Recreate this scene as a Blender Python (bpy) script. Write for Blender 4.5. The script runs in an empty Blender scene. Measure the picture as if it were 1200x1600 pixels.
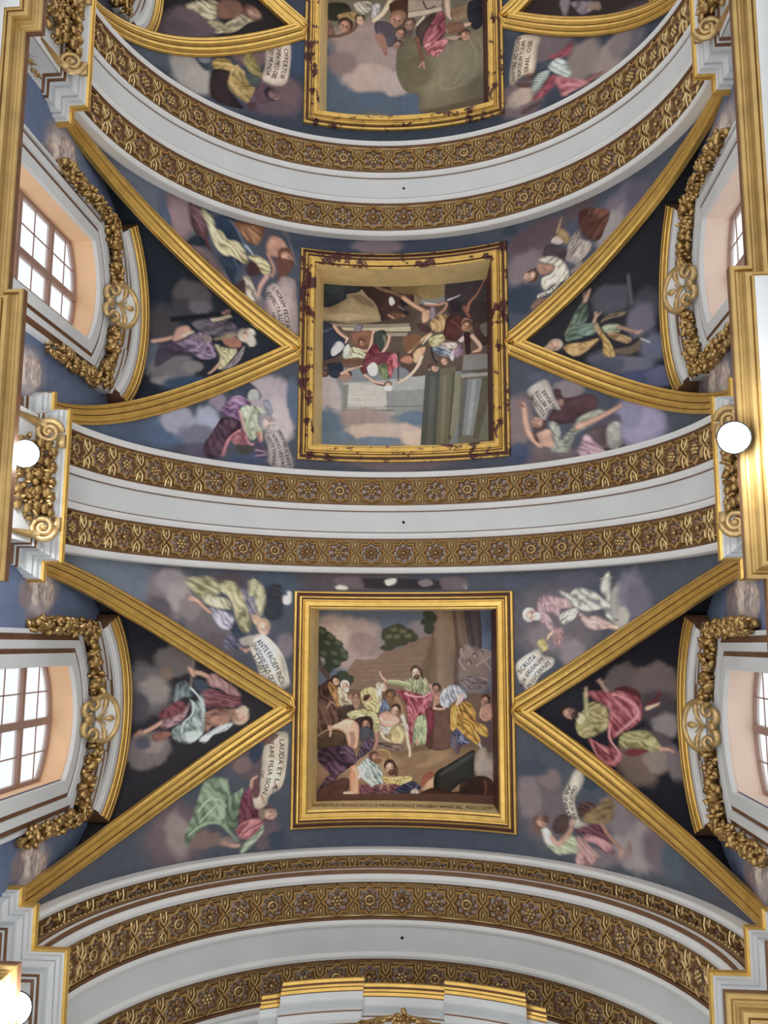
import bpy, math, random
import numpy as np
from mathutils import Matrix, Vector

C = bpy.context.scene.collection
SC = bpy.context.scene
rnd = random.Random(7)

# ------------------------------------------------------------------ camera
# x = right across the nave, y = along the nave (towards the viewer's back), z = up
TILT, PAN, ROLL, FOC = 0.149, 0.086, -0.009, 1379.1
def cam_rows():
    c, s = math.cos(TILT), math.sin(TILT)
    m = np.array([[1, 0, 0], [0, c, s], [0, -s, c]])
    c, s = math.cos(PAN), math.sin(PAN)
    n = np.array([[c, 0, s], [0, 1, 0], [-s, 0, c]])
    c, s = math.cos(ROLL), math.sin(ROLL)
    o = np.array([[c, -s, 0], [s, c, 0], [0, 0, 1]])
    return o @ n @ m
r_ = cam_rows()
cd = bpy.data.cameras.new('camera')
cam = bpy.data.objects.new('camera', cd)
C.objects.link(cam)
cam.matrix_world = Matrix(((r_[0][0], -r_[1][0], -r_[2][0], 1.138),
                           (r_[0][1], -r_[1][1], -r_[2][1], 0.0),
                           (r_[0][2], -r_[1][2], -r_[2][2], 0.0), (0, 0, 0, 1)))
cd.sensor_fit = 'VERTICAL'; cd.sensor_height = 36.0
cd.lens = FOC / 1600 * 36.0
cd.clip_end = 200
SC.camera = cam

# ------------------------------------------------------------------ world, exposure
SC.view_settings.view_transform = 'Standard'
SC.view_settings.look = 'None'
SC.view_settings.gamma = 1.0
SC.view_settings.use_curve_mapping = False
SC.view_settings.exposure = 0.12
w = bpy.data.worlds.new('daylight'); SC.world = w; w.use_nodes = True
wb = w.node_tree.nodes['Background']
wb.inputs[0].default_value = (0.985, 0.99, 1.0, 1); wb.inputs[1].default_value = 1.0

# ------------------------------------------------------------------ dimensions (metres above the lens)
H, R, RV, RC = 12.58, 5.0, 5.22, 6.10     # springing, arch ring, vault and canvas radii
BAY = 7.27
BC = [1.24, -6.03, -13.30]                # bay centres along the nave
HB = 2.64                                 # half length of a bay
PICY = [(-1.03, 3.50), (-8.22, -3.70), (-15.5, -11.08)]
XW = 5.22                                 # window wall
PHT = math.asin(2.13 / RV)

# ------------------------------------------------------------------ helpers
def lin(r, g, b):
    f = lambda c: (c / 255 / 12.92) if c / 255 <= 0.04045 else ((c / 255 + 0.055) / 1.055) ** 2.4
    return (f(r), f(g), f(b))

def thing(name, label=None, cat=None, loc=(0, 0, 0), group=None, kind=None):
    o = bpy.data.objects.new(name, None); C.objects.link(o); o.location = loc
    o.empty_display_size = 0.2
    tag(o, label, cat, group, kind)
    return o

def tag(o, label=None, cat=None, group=None, kind=None):
    if label: o['label'] = label
    if cat: o['category'] = cat
    if group: o['group'] = group
    if kind: o['kind'] = kind
    return o

def wpos(o):
    p = Vector((0, 0, 0))
    while o:
        p += o.location; o = o.parent
    return np.array(p)

def mk(name, V, F, mats, parent=None, midx=None, smooth=False, col=None):
    """one mesh object from world-space vertices; under a parent they become local"""
    V = np.asarray(V, dtype=np.float64)
    if parent is not None: V = V - wpos(parent)
    me = bpy.data.meshes.new(name)
    if isinstance(F, np.ndarray):
        n, k = F.shape
        me.vertices.add(len(V)); me.vertices.foreach_set('co', V.astype(np.float32).ravel())
        me.loops.add(n * k); me.loops.foreach_set('vertex_index', F.astype(np.int32).ravel())
        me.polygons.add(n)
        me.polygons.foreach_set('loop_start', np.arange(0, n * k, k, dtype=np.int32))
        me.update(calc_edges=True)
    else:
        me.from_pydata([tuple(v) for v in V], [], [tuple(f) for f in F])
    for m in (mats if isinstance(mats, (list, tuple)) else [mats]): me.materials.append(m)
    if midx is not None: me.polygons.foreach_set('material_index', np.asarray(midx, dtype=np.int32))
    me.polygons.foreach_set('use_smooth', np.full(len(me.polygons), bool(smooth)))
    if col is not None:
        a = me.color_attributes.new('paint', 'FLOAT_COLOR', 'POINT')
        c4 = np.ones((len(V), 4), np.float32); c4[:, :3] = col
        a.data.foreach_set('color', c4.ravel())
    me.validate()
    o = bpy.data.objects.new(name, me); C.objects.link(o)
    if parent is not None: o.parent = parent
    return o

def dup(o, parent, loc=None, rot=None):
    c = o.copy(); C.objects.link(c); c.parent = parent
    if loc is not None: c.location = loc
    if rot is not None: c.rotation_euler = rot
    return c

class MB:
    def __init__(s): s.V = []; s.F = []; s.M = []
    def add(s, V, F, m=0):
        b = len(s.V); s.V += [tuple(v) for v in V]
        s.F += [tuple(i + b for i in f) for f in F]; s.M += [m] * len(F)
        return s
    def box(s, x0, x1, y0, y1, z0, z1, m=0):
        v = [(x, y, z) for z in (z0, z1) for y in (y0, y1) for x in (x0, x1)]
        return s.add(v, [(0, 2, 3, 1), (4, 5, 7, 6), (0, 1, 5, 4), (2, 6, 7, 3), (0, 4, 6, 2), (1, 3, 7, 5)], m)
    def grid(s, rows, ms=None, closed=False, caps=False):
        """rows: list of point lists of equal length; ms = material per segment along a row"""
        n = len(rows[0]); b = len(s.V)
        for r in rows: s.V += [tuple(p) for p in r]
        N = len(rows)
        for i in range(N if closed else N - 1):
            i2 = (i + 1) % N
            for j in range(n - 1):
                s.F.append((b + i * n + j, b + i * n + j + 1, b + i2 * n + j + 1, b + i2 * n + j))
                s.M.append(ms[j] if ms else 0)
        if caps:
            s.F.append(tuple(b + j for j in range(n))); s.M.append(0)
            s.F.append(tuple(b + (N - 1) * n + j for j in reversed(range(n)))); s.M.append(0)
        return s
    def tube(s, pts, rad, seg=6, m=0, flat=1.0, ref=(0, 0, 1)):
        pts = [np.array(p, float) for p in pts]; rows = []
        rad = rad if isinstance(rad, (list, tuple)) else [rad] * len(pts)
        ref = np.array(ref, float)
        for i, p in enumerate(pts):
            t = pts[min(i + 1, len(pts) - 1)] - pts[max(i - 1, 0)]
            t /= (np.linalg.norm(t) + 1e-9)
            a = np.cross(t, ref)
            if np.linalg.norm(a) < 1e-3: a = np.cross(t, (1, 0.2, 0))
            a /= np.linalg.norm(a); bb = np.cross(a, t)
            rows.append([p + rad[i] * (math.cos(q) * a + flat * math.sin(q) * bb) for q in np.linspace(0, 2 * math.pi, seg + 1)])
        return s.grid(rows, [m] * seg, caps=True)
    def ball(s, c, rx, ry, rz, m=0, nu=6, nv=4, rot=None):
        rows = []
        for i in range(nv + 1):
            th = math.pi * i / nv
            row = []
            for j in range(nu + 1):
                ph = 2 * math.pi * j / nu
                p = np.array((rx * math.sin(th) * math.cos(ph), ry * math.sin(th) * math.sin(ph), rz * math.cos(th)))
                if rot is not None: p = rot @ p
                row.append(p + c)
            rows.append(row)
        return s.grid(rows, [m] * nu)
    def build(s, name, mats, parent=None, smooth=False):
        return mk(name, np.array(s.V), s.F, mats, parent, s.M, smooth)

# ------------------------------------------------------------------ materials (all procedural)
def mat(name, base, rough=0.6, metal=0.0, var=0.0, scale=3.0, bump=0.0, bscale=30.0, second=None, mask=None, attr=None, spec=0.4, detail=6):
    m = bpy.data.materials.new(name); m.use_nodes = True
    nt = m.node_tree; N = nt.nodes; L = nt.links
    p = N['Principled BSDF']
    p.inputs['Roughness'].default_value = rough
    p.inputs['Metallic'].default_value = metal
    p.inputs['Specular IOR Level'].default_value = spec
    tc = N.new('ShaderNodeTexCoord')
    if attr:
        src = N.new('ShaderNodeAttribute'); src.attribute_name = attr; out = src.outputs['Color']
    else:
        src = N.new('ShaderNodeRGB'); src.outputs[0].default_value = (*base, 1); out = src.outputs[0]
    if second is not None:
        nz = N.new('ShaderNodeTexNoise'); nz.inputs['Scale'].default_value = mask[0]; nz.inputs['Detail'].default_value = 8
        nz.inputs['Roughness'].default_value = 0.7
        L.new(tc.outputs['Object'], nz.inputs['Vector'])
        rp = N.new('ShaderNodeValToRGB'); rp.color_ramp.elements[0].position = mask[1]; rp.color_ramp.elements[1].position = mask[2]
        L.new(nz.outputs['Fac'], rp.inputs[0])
        mx = N.new('ShaderNodeMix'); mx.data_type = 'RGBA'
        L.new(rp.outputs[0], mx.inputs[0]); L.new(out, mx.inputs[6]); mx.inputs[7].default_value = (*second, 1)
        out = mx.outputs[2]
        if metal:
            mm = N.new('ShaderNodeMath'); mm.operation = 'MULTIPLY_ADD'
            L.new(rp.outputs[0], mm.inputs[0]); mm.inputs[1].default_value = -metal; mm.inputs[2].default_value = metal
            L.new(mm.outputs[0], p.inputs['Metallic'])
    if var:
        nz = N.new('ShaderNodeTexNoise'); nz.inputs['Scale'].default_value = scale; nz.inputs['Detail'].default_value = detail
        L.new(tc.outputs['Object'], nz.inputs['Vector'])
        mr = N.new('ShaderNodeMapRange'); mr.inputs[1].default_value = 0.25; mr.inputs[2].default_value = 0.75
        mr.inputs[3].default_value = 1 - var; mr.inputs[4].default_value = 1 + var
        L.new(nz.outputs['Fac'], mr.inputs[0])
        vm = N.new('ShaderNodeVectorMath'); vm.operation = 'SCALE'
        L.new(out, vm.inputs[0]); L.new(mr.outputs[0], vm.inputs['Scale']); out = vm.outputs[0]
    L.new(out, p.inputs['Base Color'])
    if bump:
        nb = N.new('ShaderNodeTexNoise'); nb.inputs['Scale'].default_value = bscale; nb.inputs['Detail'].default_value = 4
        L.new(tc.outputs['Object'], nb.inputs['Vector'])
        b = N.new('ShaderNodeBump'); b.inputs['Strength'].default_value = bump; b.inputs['Distance'].default_value = 0.03
        L.new(nb.outputs['Fac'], b.inputs['Height']); L.new(b.outputs[0], p.inputs['Normal'])
    return m

M_WHITE = mat('white_plaster', lin(226, 226, 224), 0.7, var=0.06, scale=1.5, bump=0.05)
M_GREY = mat('pale_grey_plaster', lin(212, 214, 214), 0.7, var=0.06, scale=1.2)
M_GREY2 = mat('grey_fascia_paint', lin(184, 188, 190), 0.7, var=0.05, scale=1.2)
M_BOLE_SHADE = mat('dark_red_bole_and_shade', lin(84, 48, 44), 0.6, var=0.2, scale=6)
M_BROWN_SHADE = mat('bronze_brown_paint_and_shade', lin(120, 86, 62), 0.5, 0.15, var=0.2, scale=5)
M_GOLD = mat('bright_gilding', (0.80, 0.51, 0.135), 0.33, 0.7, var=0.15, scale=5, bump=0.15, bscale=14)
M_GOLDW = mat('flaking_gilding', (0.68, 0.43, 0.115), 0.38, 0.65, var=0.2, scale=5, bump=0.1, bscale=16, second=lin(82, 40, 38), mask=(2.2, 0.53, 0.565))
M_GOLDD = mat('old_gilding', (0.60, 0.42, 0.19), 0.36, 0.65, var=0.25, scale=9, bump=0.2, bscale=30)
M_BAND = mat('dull_gilded_ground', (0.27, 0.175, 0.085), 0.5, 0.35, var=0.3, scale=14, bump=0.25, bscale=40)
M_ROSE_SHADE = mat('bronze_rosette_and_shadow', (0.29, 0.17, 0.08), 0.45, 0.45, var=0.3, scale=16)
M_COFF = mat('coffer_floor_grey', lin(172, 156, 146), 0.7, var=0.2, scale=10)
M_LEAF = mat('gilded_foliage', (0.46, 0.30, 0.12), 0.3, 0.78, var=0.35, scale=12)
M_CORN = mat('cornice_gilding', (0.50, 0.34, 0.13), 0.36, 0.65, var=0.2, scale=3)
M_STAR = mat('pale_star_gilding', (0.74, 0.55, 0.26), 0.36, 0.6, var=0.2, scale=9)
M_TAN = mat('tan_gold_reveal', lin(250, 224, 164), 0.55, 0.1, var=0.12, scale=4)
M_PEACH_SUN = mat('sun_tinted_peach_plaster', lin(240, 200, 160), 0.75, var=0.06, scale=2)  # peach paint with the sun's warm tint put into the colour
M_PEACHR = mat('pale_rose_plaster', lin(238, 216, 200), 0.75, var=0.06, scale=2)
M_WOOD = mat('painted_window_wood', lin(160, 130, 118), 0.55, var=0.08, scale=6)
M_INK = mat('dark_ink', lin(52, 38, 36), 0.8)
M_HOLE = mat('dark_opening', lin(14, 12, 12), 0.9)
M_IRON = mat('black_lamp_housing', lin(40, 40, 44), 0.5, 0.3)
M_FRESCO = mat('fresco_paint', (1, 1, 1), 0.75, attr='paint', var=0.07, scale=5, spec=0.1, bump=0.04, bscale=25)
M_CANVAS = mat('oil_canvas', (1, 1, 1), 0.7, attr='paint', var=0.05, scale=8, spec=0.1)
def glass_mat():
    m = bpy.data.materials.new('window_glass'); m.use_nodes = True
    nt = m.node_tree; N = nt.nodes; L = nt.links
    for n in list(N): N.remove(n)
    out = N.new('ShaderNodeOutputMaterial')
    t = N.new('ShaderNodeBsdfTransparent'); t.inputs[0].default_value = (0.95, 0.98, 1.0, 1)
    g = N.new('ShaderNodeBsdfGlossy'); g.inputs[1].default_value = 0.08
    tr = N.new('ShaderNodeBsdfTranslucent'); tr.inputs[0].default_value = (0.97, 0.98, 1, 1)
    a = N.new('ShaderNodeMixShader'); a.inputs[0].default_value = 0.35
    b = N.new('ShaderNodeMixShader'); b.inputs[0].default_value = 0.05
    L.new(t.outputs[0], a.inputs[1]); L.new(tr.outputs[0], a.inputs[2])
    L.new(a.outputs[0], b.inputs[1]); L.new(g.outputs[0], b.inputs[2]); L.new(b.outputs[0], out.inputs[0])
    return m
M_GLASS = glass_mat()
def lamp_mat():
    m = bpy.data.materials.new('lit_lamp_glass'); m.use_nodes = True
    p = m.node_tree.nodes['Principled BSDF']
    p.inputs['Emission Color'].default_value = (0.93, 0.96, 1, 1); p.inputs['Emission Strength'].default_value = 25
    return m
M_LAMP = lamp_mat()

# ------------------------------------------------------------------ curves of the building
def pol(r, ph, y):
    return np.array((r * math.sin(ph), y, H + r * math.cos(ph)))
def rib_t(ph):
    """half opening of a lunette at vault angle ph"""
    q = max(0.0, min(1.0, (ph - PHT) / (math.pi / 2 - PHT)))
    return 2.45 * math.sin(q * math.pi / 2) * (0.92 + 0.08 * q)
def rib_ph(t):
    a, b = PHT, math.pi / 2
    t = abs(t)
    if t >= rib_t(b): return b
    for _ in range(40):
        m = (a + b) / 2
        if rib_t(m) < t: a = m
        else: b = m
    return (a + b) / 2
def wall_top(t):
    """height of the wall arch under a lunette"""
    q = max(0.0, 1 - (t / 2.5) ** 2)
    return 13.0 + 3.08 * math.sqrt(q)

def arc_sweep(mb, prof, y0, ms, n=96, p0=-math.pi / 2, p1=math.pi / 2):
    """prof = [(y offset, radius)], turned round the nave axis"""
    rows = []
    for ph in np.linspace(p0, p1, n + 1):
        rows.append([pol(r, ph, y0 + dy) for dy, r in prof])
    mb.grid(rows, ms)

def plan_sweep(mb, path, prof, ms, side=1, closed=False):
    """path in plan [(x,y)], prof [(outward offset, z)] with mitred corners; side=+1 puts the offset to the right of travel"""
    P = [np.array(p, float) for p in path]; n = len(P); rows = []
    for i in range(n):
        d0 = P[i] - P[i - 1] if i > 0 else P[1] - P[0]
        d1 = P[i + 1] - P[i] if i < n - 1 else P[-1] - P[-2]
        d0 /= np.linalg.norm(d0); d1 /= np.linalg.norm(d1)
        n0 = np.array((d0[1], -d0[0])) * side; n1 = np.array((d1[1], -d1[0])) * side
        b = n0 + n1; b /= np.linalg.norm(b); k = 1 / max(0.3, float(b @ n0))
        rows.append([(P[i][0] + b[0] * o * k, P[i][1] + b[1] * o * k, z) for o, z in prof])
    mb.grid(rows, ms)

# ------------------------------------------------------------------ painted surfaces
GAIN = 1.25                       # pigment reflectance against the traced tone
U = 0.005                         # art coordinates are stored in 5 mm units, in the plane of each surface
def hexlin(h):
    return np.array(lin(int(h[0:2], 16), int(h[2:4], 16), int(h[4:6], 16)))
def vnoise(x, y, seed):
    """smooth value noise in -1..1"""
    g = np.random.RandomState(seed).rand(64, 64) * 2 - 1
    xi = np.floor(x).astype(int); yi = np.floor(y).astype(int)
    fx = x - xi; fy = y - yi
    fx = fx * fx * (3 - 2 * fx); fy = fy * fy * (3 - 2 * fy)
    a = g[yi % 64, xi % 64]; b = g[yi % 64, (xi + 1) % 64]; c = g[(yi + 1) % 64, xi % 64]; d = g[(yi + 1) % 64, (xi + 1) % 64]
    return (a * (1 - fx) + b * fx) * (1 - fy) + (c * (1 - fx) + d * fx) * fy
def fbm(x, y, seed, o=4):
    s = 0; a = 1; t = 0
    for i in range(o):
        s = s + a * vnoise(x * 2 ** i, y * 2 ** i, seed + i); t += a; a *= .55
    return s / t
def spline(P, closed, k=5):
    P = np.array(P, float); n = len(P)
    if n < 3: return P
    out = []
    m = n if closed else n - 1
    for i in range(m):
        if closed: p0, p1, p2, p3 = P[(i - 1) % n], P[i], P[(i + 1) % n], P[(i + 2) % n]
        else: p0, p1, p2, p3 = P[max(i - 1, 0)], P[i], P[i + 1], P[min(i + 2, n - 1)]
        for q in range(k):
            t = q / k
            out.append(.5 * (2 * p1 + (p2 - p0) * t + (2 * p0 - 5 * p1 + 4 * p2 - p3) * t * t + (3 * p1 - p0 - 3 * p2 + p3) * t ** 3))
    if not closed: out.append(P[-1])
    return np.array(out)
class Canvas:
    def __init__(s, a0, a1, b0, b1, res, bg):
        s.a0, s.b0, s.res = a0, b0, res
        s.w = int((a1 - a0) * res) + 3; s.h = int((b1 - b0) * res) + 3
        s.im = np.empty((s.h, s.w, 3)); s.im[:] = hexlin(bg)
        s.seed = 1
    def box(s, lo, hi, pad):
        x0 = max(0, int((lo[0] - pad - s.a0) * s.res)); x1 = min(s.w, int((hi[0] + pad - s.a0) * s.res) + 2)
        y0 = max(0, int((lo[1] - pad - s.b0) * s.res)); y1 = min(s.h, int((hi[1] + pad - s.b0) * s.res) + 2)
        if x1 <= x0 or y1 <= y0: return None
        X = s.a0 + (np.arange(x0, x1) + .5) / s.res; Y = s.b0 + (np.arange(y0, y1) + .5) / s.res
        return x0, x1, y0, y1, X[None, :] + 0 * Y[:, None], Y[:, None] + 0 * X[None, :]
    def blend(s, bx, m, c):
        x0, x1, y0, y1 = bx[:4]
        t = s.im[y0:y1, x0:x1]; m = m[..., None]
        s.im[y0:y1, x0:x1] = t * (1 - m) + c * m
    def inside(s, P, X, Y, ft):
        ins = np.zeros(X.shape, bool); d2 = np.full(X.shape, 1e9)
        Q = np.roll(P, -1, 0)
        for (x1, y1), (x2, y2) in zip(P, Q):
            if y1 != y2:
                c = (y1 > Y) != (y2 > Y)
                ins ^= c & (X < (x2 - x1) * (Y - y1) / (y2 - y1) + x1)
            dx, dy = x2 - x1, y2 - y1; l = dx * dx + dy * dy + 1e-12
            t = np.clip(((X - x1) * dx + (Y - y1) * dy) / l, 0, 1)
            d2 = np.minimum(d2, (X - x1 - t * dx) ** 2 + (Y - y1 - t * dy) ** 2)
        d = np.sqrt(d2) * np.where(ins, 1, -1)
        return np.clip(.5 + d / ft, 0, 1), d
    def poly(s, col, al, ft, P, smooth=True):
        P = spline(P, True) if smooth else np.array(P, float)
        ft = max(ft, 1.3 / s.res)
        bx = s.box(P.min(0), P.max(0), ft)
        if bx is None: return
        m, d = s.inside(P, bx[4], bx[5], ft)
        if al > .97 and smooth and max(P.max(0) - P.min(0)) > 10 / s.res:     # modelled brushwork inside a solid shape
            s.seed += 5; sz = max(P.max(0) - P.min(0))
            n = fbm(bx[4] / sz * 3.1, bx[5] / sz * 3.1, s.seed, 4) * .42 + .10
            n = n - .34 * np.clip(1 - d / (sz * .10), 0, 1)
            col = col[None, None] * (1 + n)[..., None]
        s.blend(bx, m * al, col)
    def robe(s, col, lt, dk, ang, per, P):
        """a draped cloth: base tone with wandering folds along a direction"""
        P = spline(P, True); ft = 1.5 / s.res
        bx = s.box(P.min(0), P.max(0), ft)
        if bx is None: return
        X, Y = bx[4], bx[5]; s.seed += 7
        m, d = s.inside(P, X, Y, ft)
        ca, sa = math.cos(ang), math.sin(ang)
        u = X * ca + Y * sa; v = -X * sa + Y * ca
        per = per * 1.25
        uu, vv = u / per, v / per
        w1 = fbm(uu * .45 + 9, vv * .7 + 3, s.seed, 3)
        wv = vv + 1.15 * w1 + .25 * vnoise(uu * .8 + 2, vv * 1.3, s.seed + 4)
        f = np.sin(2 * math.pi * wv); n2 = fbm(uu * .5, vv * .6, s.seed + 2, 3)
        l = np.clip((f - .35 + 1.1 * n2) * 1.1, 0, 1); k = np.clip((-f - .25 - 1.1 * n2) * 1.2, 0, 1)
        rim = np.clip(1 - d / (per * .35), 0, 1)
        k = np.clip(k + .3 * rim, 0, 1)
        s.blend(bx, m, col)
        s.blend(bx, m * np.clip(.4 + .8 * n2, 0, .8) * .5, lt)
        s.blend(bx, m * l * .8, lt); s.blend(bx, m * k * .75, dk)
    def stroke(s, col, al, w0, w1, P):
        P = spline(P, False); n = len(P)
        wm = max(w0, w1)
        bx = s.box(P.min(0), P.max(0), wm + 2 / s.res)
        if bx is None: return
        X, Y = bx[4], bx[5]; best = np.full(X.shape, 1e9)
        for i in range(n - 1):
            x1, y1 = P[i]; dx, dy = P[i + 1] - P[i]; l = dx * dx + dy * dy + 1e-12
            t = np.clip(((X - x1) * dx + (Y - y1) * dy) / l, 0, 1)
            q = (i + t) / (n - 1); wd = (w0 + (w1 - w0) * q) / 2
            best = np.minimum(best, np.sqrt((X - x1 - t * dx) ** 2 + (Y - y1 - t * dy) ** 2) - wd)
        if al > .97 and wm * s.res > 5:                                        # rounded limb
            col = col[None, None] * np.clip(.72 - best / (wm * .5) * .55, .6, 1.2)[..., None]
        s.blend(bx, np.clip(.5 - best * s.res / 1.6, 0, 1) * al, col)
    def blob(s, col, al, cx, cy, rx, ry, ang, soft):
        rr = max(rx, ry) * 1.7
        bx = s.box((cx - rr, cy - rr), (cx + rr, cy + rr), 0)
        if bx is None: return
        X, Y = bx[4] - cx, bx[5] - cy; ca, sa = math.cos(ang), math.sin(ang)
        s.seed += 3
        q = np.sqrt(((X * ca + Y * sa) / rx) ** 2 + ((-X * sa + Y * ca) / ry) ** 2)
        q = q + .22 * fbm(X / max(rx, ry) * 2.6 + 5, Y / max(rx, ry) * 2.6 + 5, s.seed, 4)
        m = np.clip((1.22 - q) / max(soft * .85, .03), 0, 1); m = m * m * (3 - 2 * m)
        s.blend(bx, m * al, col)
    def head(s, skin, hair, cx, cy, r, face, beard):
        """small painted head; face = direction from crown to chin"""
        c, sn = math.cos(face), math.sin(face)
        T = lambda a, b: (cx + r * (a * c - b * sn), cy + r * (a * sn + b * c))
        el = lambda ca, cb, ra, rb: [T(ca + ra * math.cos(q), cb + rb * math.sin(q)) for q in np.linspace(0, 2 * math.pi, 10, endpoint=False)]
        f = 1.2 / s.res
        s.poly(hair, 1, f, el(-.22, 0, 1.05, 1.0))
        s.poly(skin, 1, f, el(.22, .06, .92, .72))
        s.poly(skin * .62, .7, f, el(.3, -.42, .7, .3))
        if beard is not None:
            s.poly(beard, .95, f, el(.95, .05, .55, .55)); s.poly(skin * .5, .8, f, el(.78, .08, .10, .22))
        else: s.poly(skin * .55, .8, f, el(.72, .1, .07, .24))
        for e in (-.3, .34): s.poly(skin * .28, .9, f, el(.12, e + .06, .12, .16), False)
        s.stroke(skin * .55, .8, .12 * r, .2 * r, [T(.1, .1), T(.48, .16)])
        s.poly(np.minimum(skin * 1.35, 1), .6, f, el(-.1, .1, .22, .3))
def finish(im, res, seed, gain):
    h, w = im.shape[:2]
    Y, X = np.mgrid[0:h, 0:w] / res
    n = fbm(X * 1.3, Y * 1.3, seed, 4) * .10 + fbm(X * 9, Y * 9, seed + 9, 3) * .10 + vnoise(X * 26, Y * 5, seed + 15) * .03
    g = im.mean(-1, keepdims=True)
    im = g + (im - g) * .84
    im = im * (np.maximum(g, .004) / .115) ** .22
    return np.clip(im * (1 + n[..., None]) * gain, 0.004, .92)
def paint_sample(region, A, B):
    art = ART.get(region)
    if art is None:
        k = region[:3]
        return np.broadcast_to(np.array(hexlin('4a4a58')) * GAIN, A.shape + (3,))
    res = art.get('res', 75)
    cv = Canvas(A.min(), A.max(), B.min(), B.max(), res, art['bg'])
    for op in art['ops']:
        k = op[0]
        if k == 'P': cv.poly(hexlin(op[1]), op[2] / 100, op[3] * U, np.array(op[4]).reshape(-1, 2) * U, True)
        elif k == 'Q': cv.poly(hexlin(op[1]), op[2] / 100, op[3] * U, np.array(op[4]).reshape(-1, 2) * U, False)
        elif k == 'R': cv.robe(hexlin(op[1]), hexlin(op[2]), hexlin(op[3]), op[4] / 100, op[5] * U, np.array(op[6]).reshape(-1, 2) * U)
        elif k == 'S': cv.stroke(hexlin(op[1]), op[2] / 100, op[3] * U, op[4] * U, np.array(op[5]).reshape(-1, 2) * U)
        elif k == 'B': cv.blob(hexlin(op[1]), op[2] / 100, op[3] * U, op[4] * U, op[5] * U, op[6] * U, op[7] / 100, op[8] / 100)
        elif k == 'H': cv.head(hexlin(op[1]), hexlin(op[2]), op[3] * U, op[4] * U, op[5] * U, op[6] / 100, hexlin(op[7]) if op[7] else None)
    im = finish(cv.im, res, sum(map(ord, region)), GAIN * (1.3 if region[0] == 'p' else 1.08))
    fx = np.clip((A - cv.a0) * res - .5, 0, cv.w - 1.001); fy = np.clip((B - cv.b0) * res - .5, 0, cv.h - 1.001)
    x = fx.astype(int); y = fy.astype(int); fx = (fx - x)[..., None]; fy = (fy - y)[..., None]
    return (im[y, x] * (1 - fx) + im[y, x + 1] * fx) * (1 - fy) + (im[y + 1, x] * (1 - fx) + im[y + 1, x + 1] * fx) * fy


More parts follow.
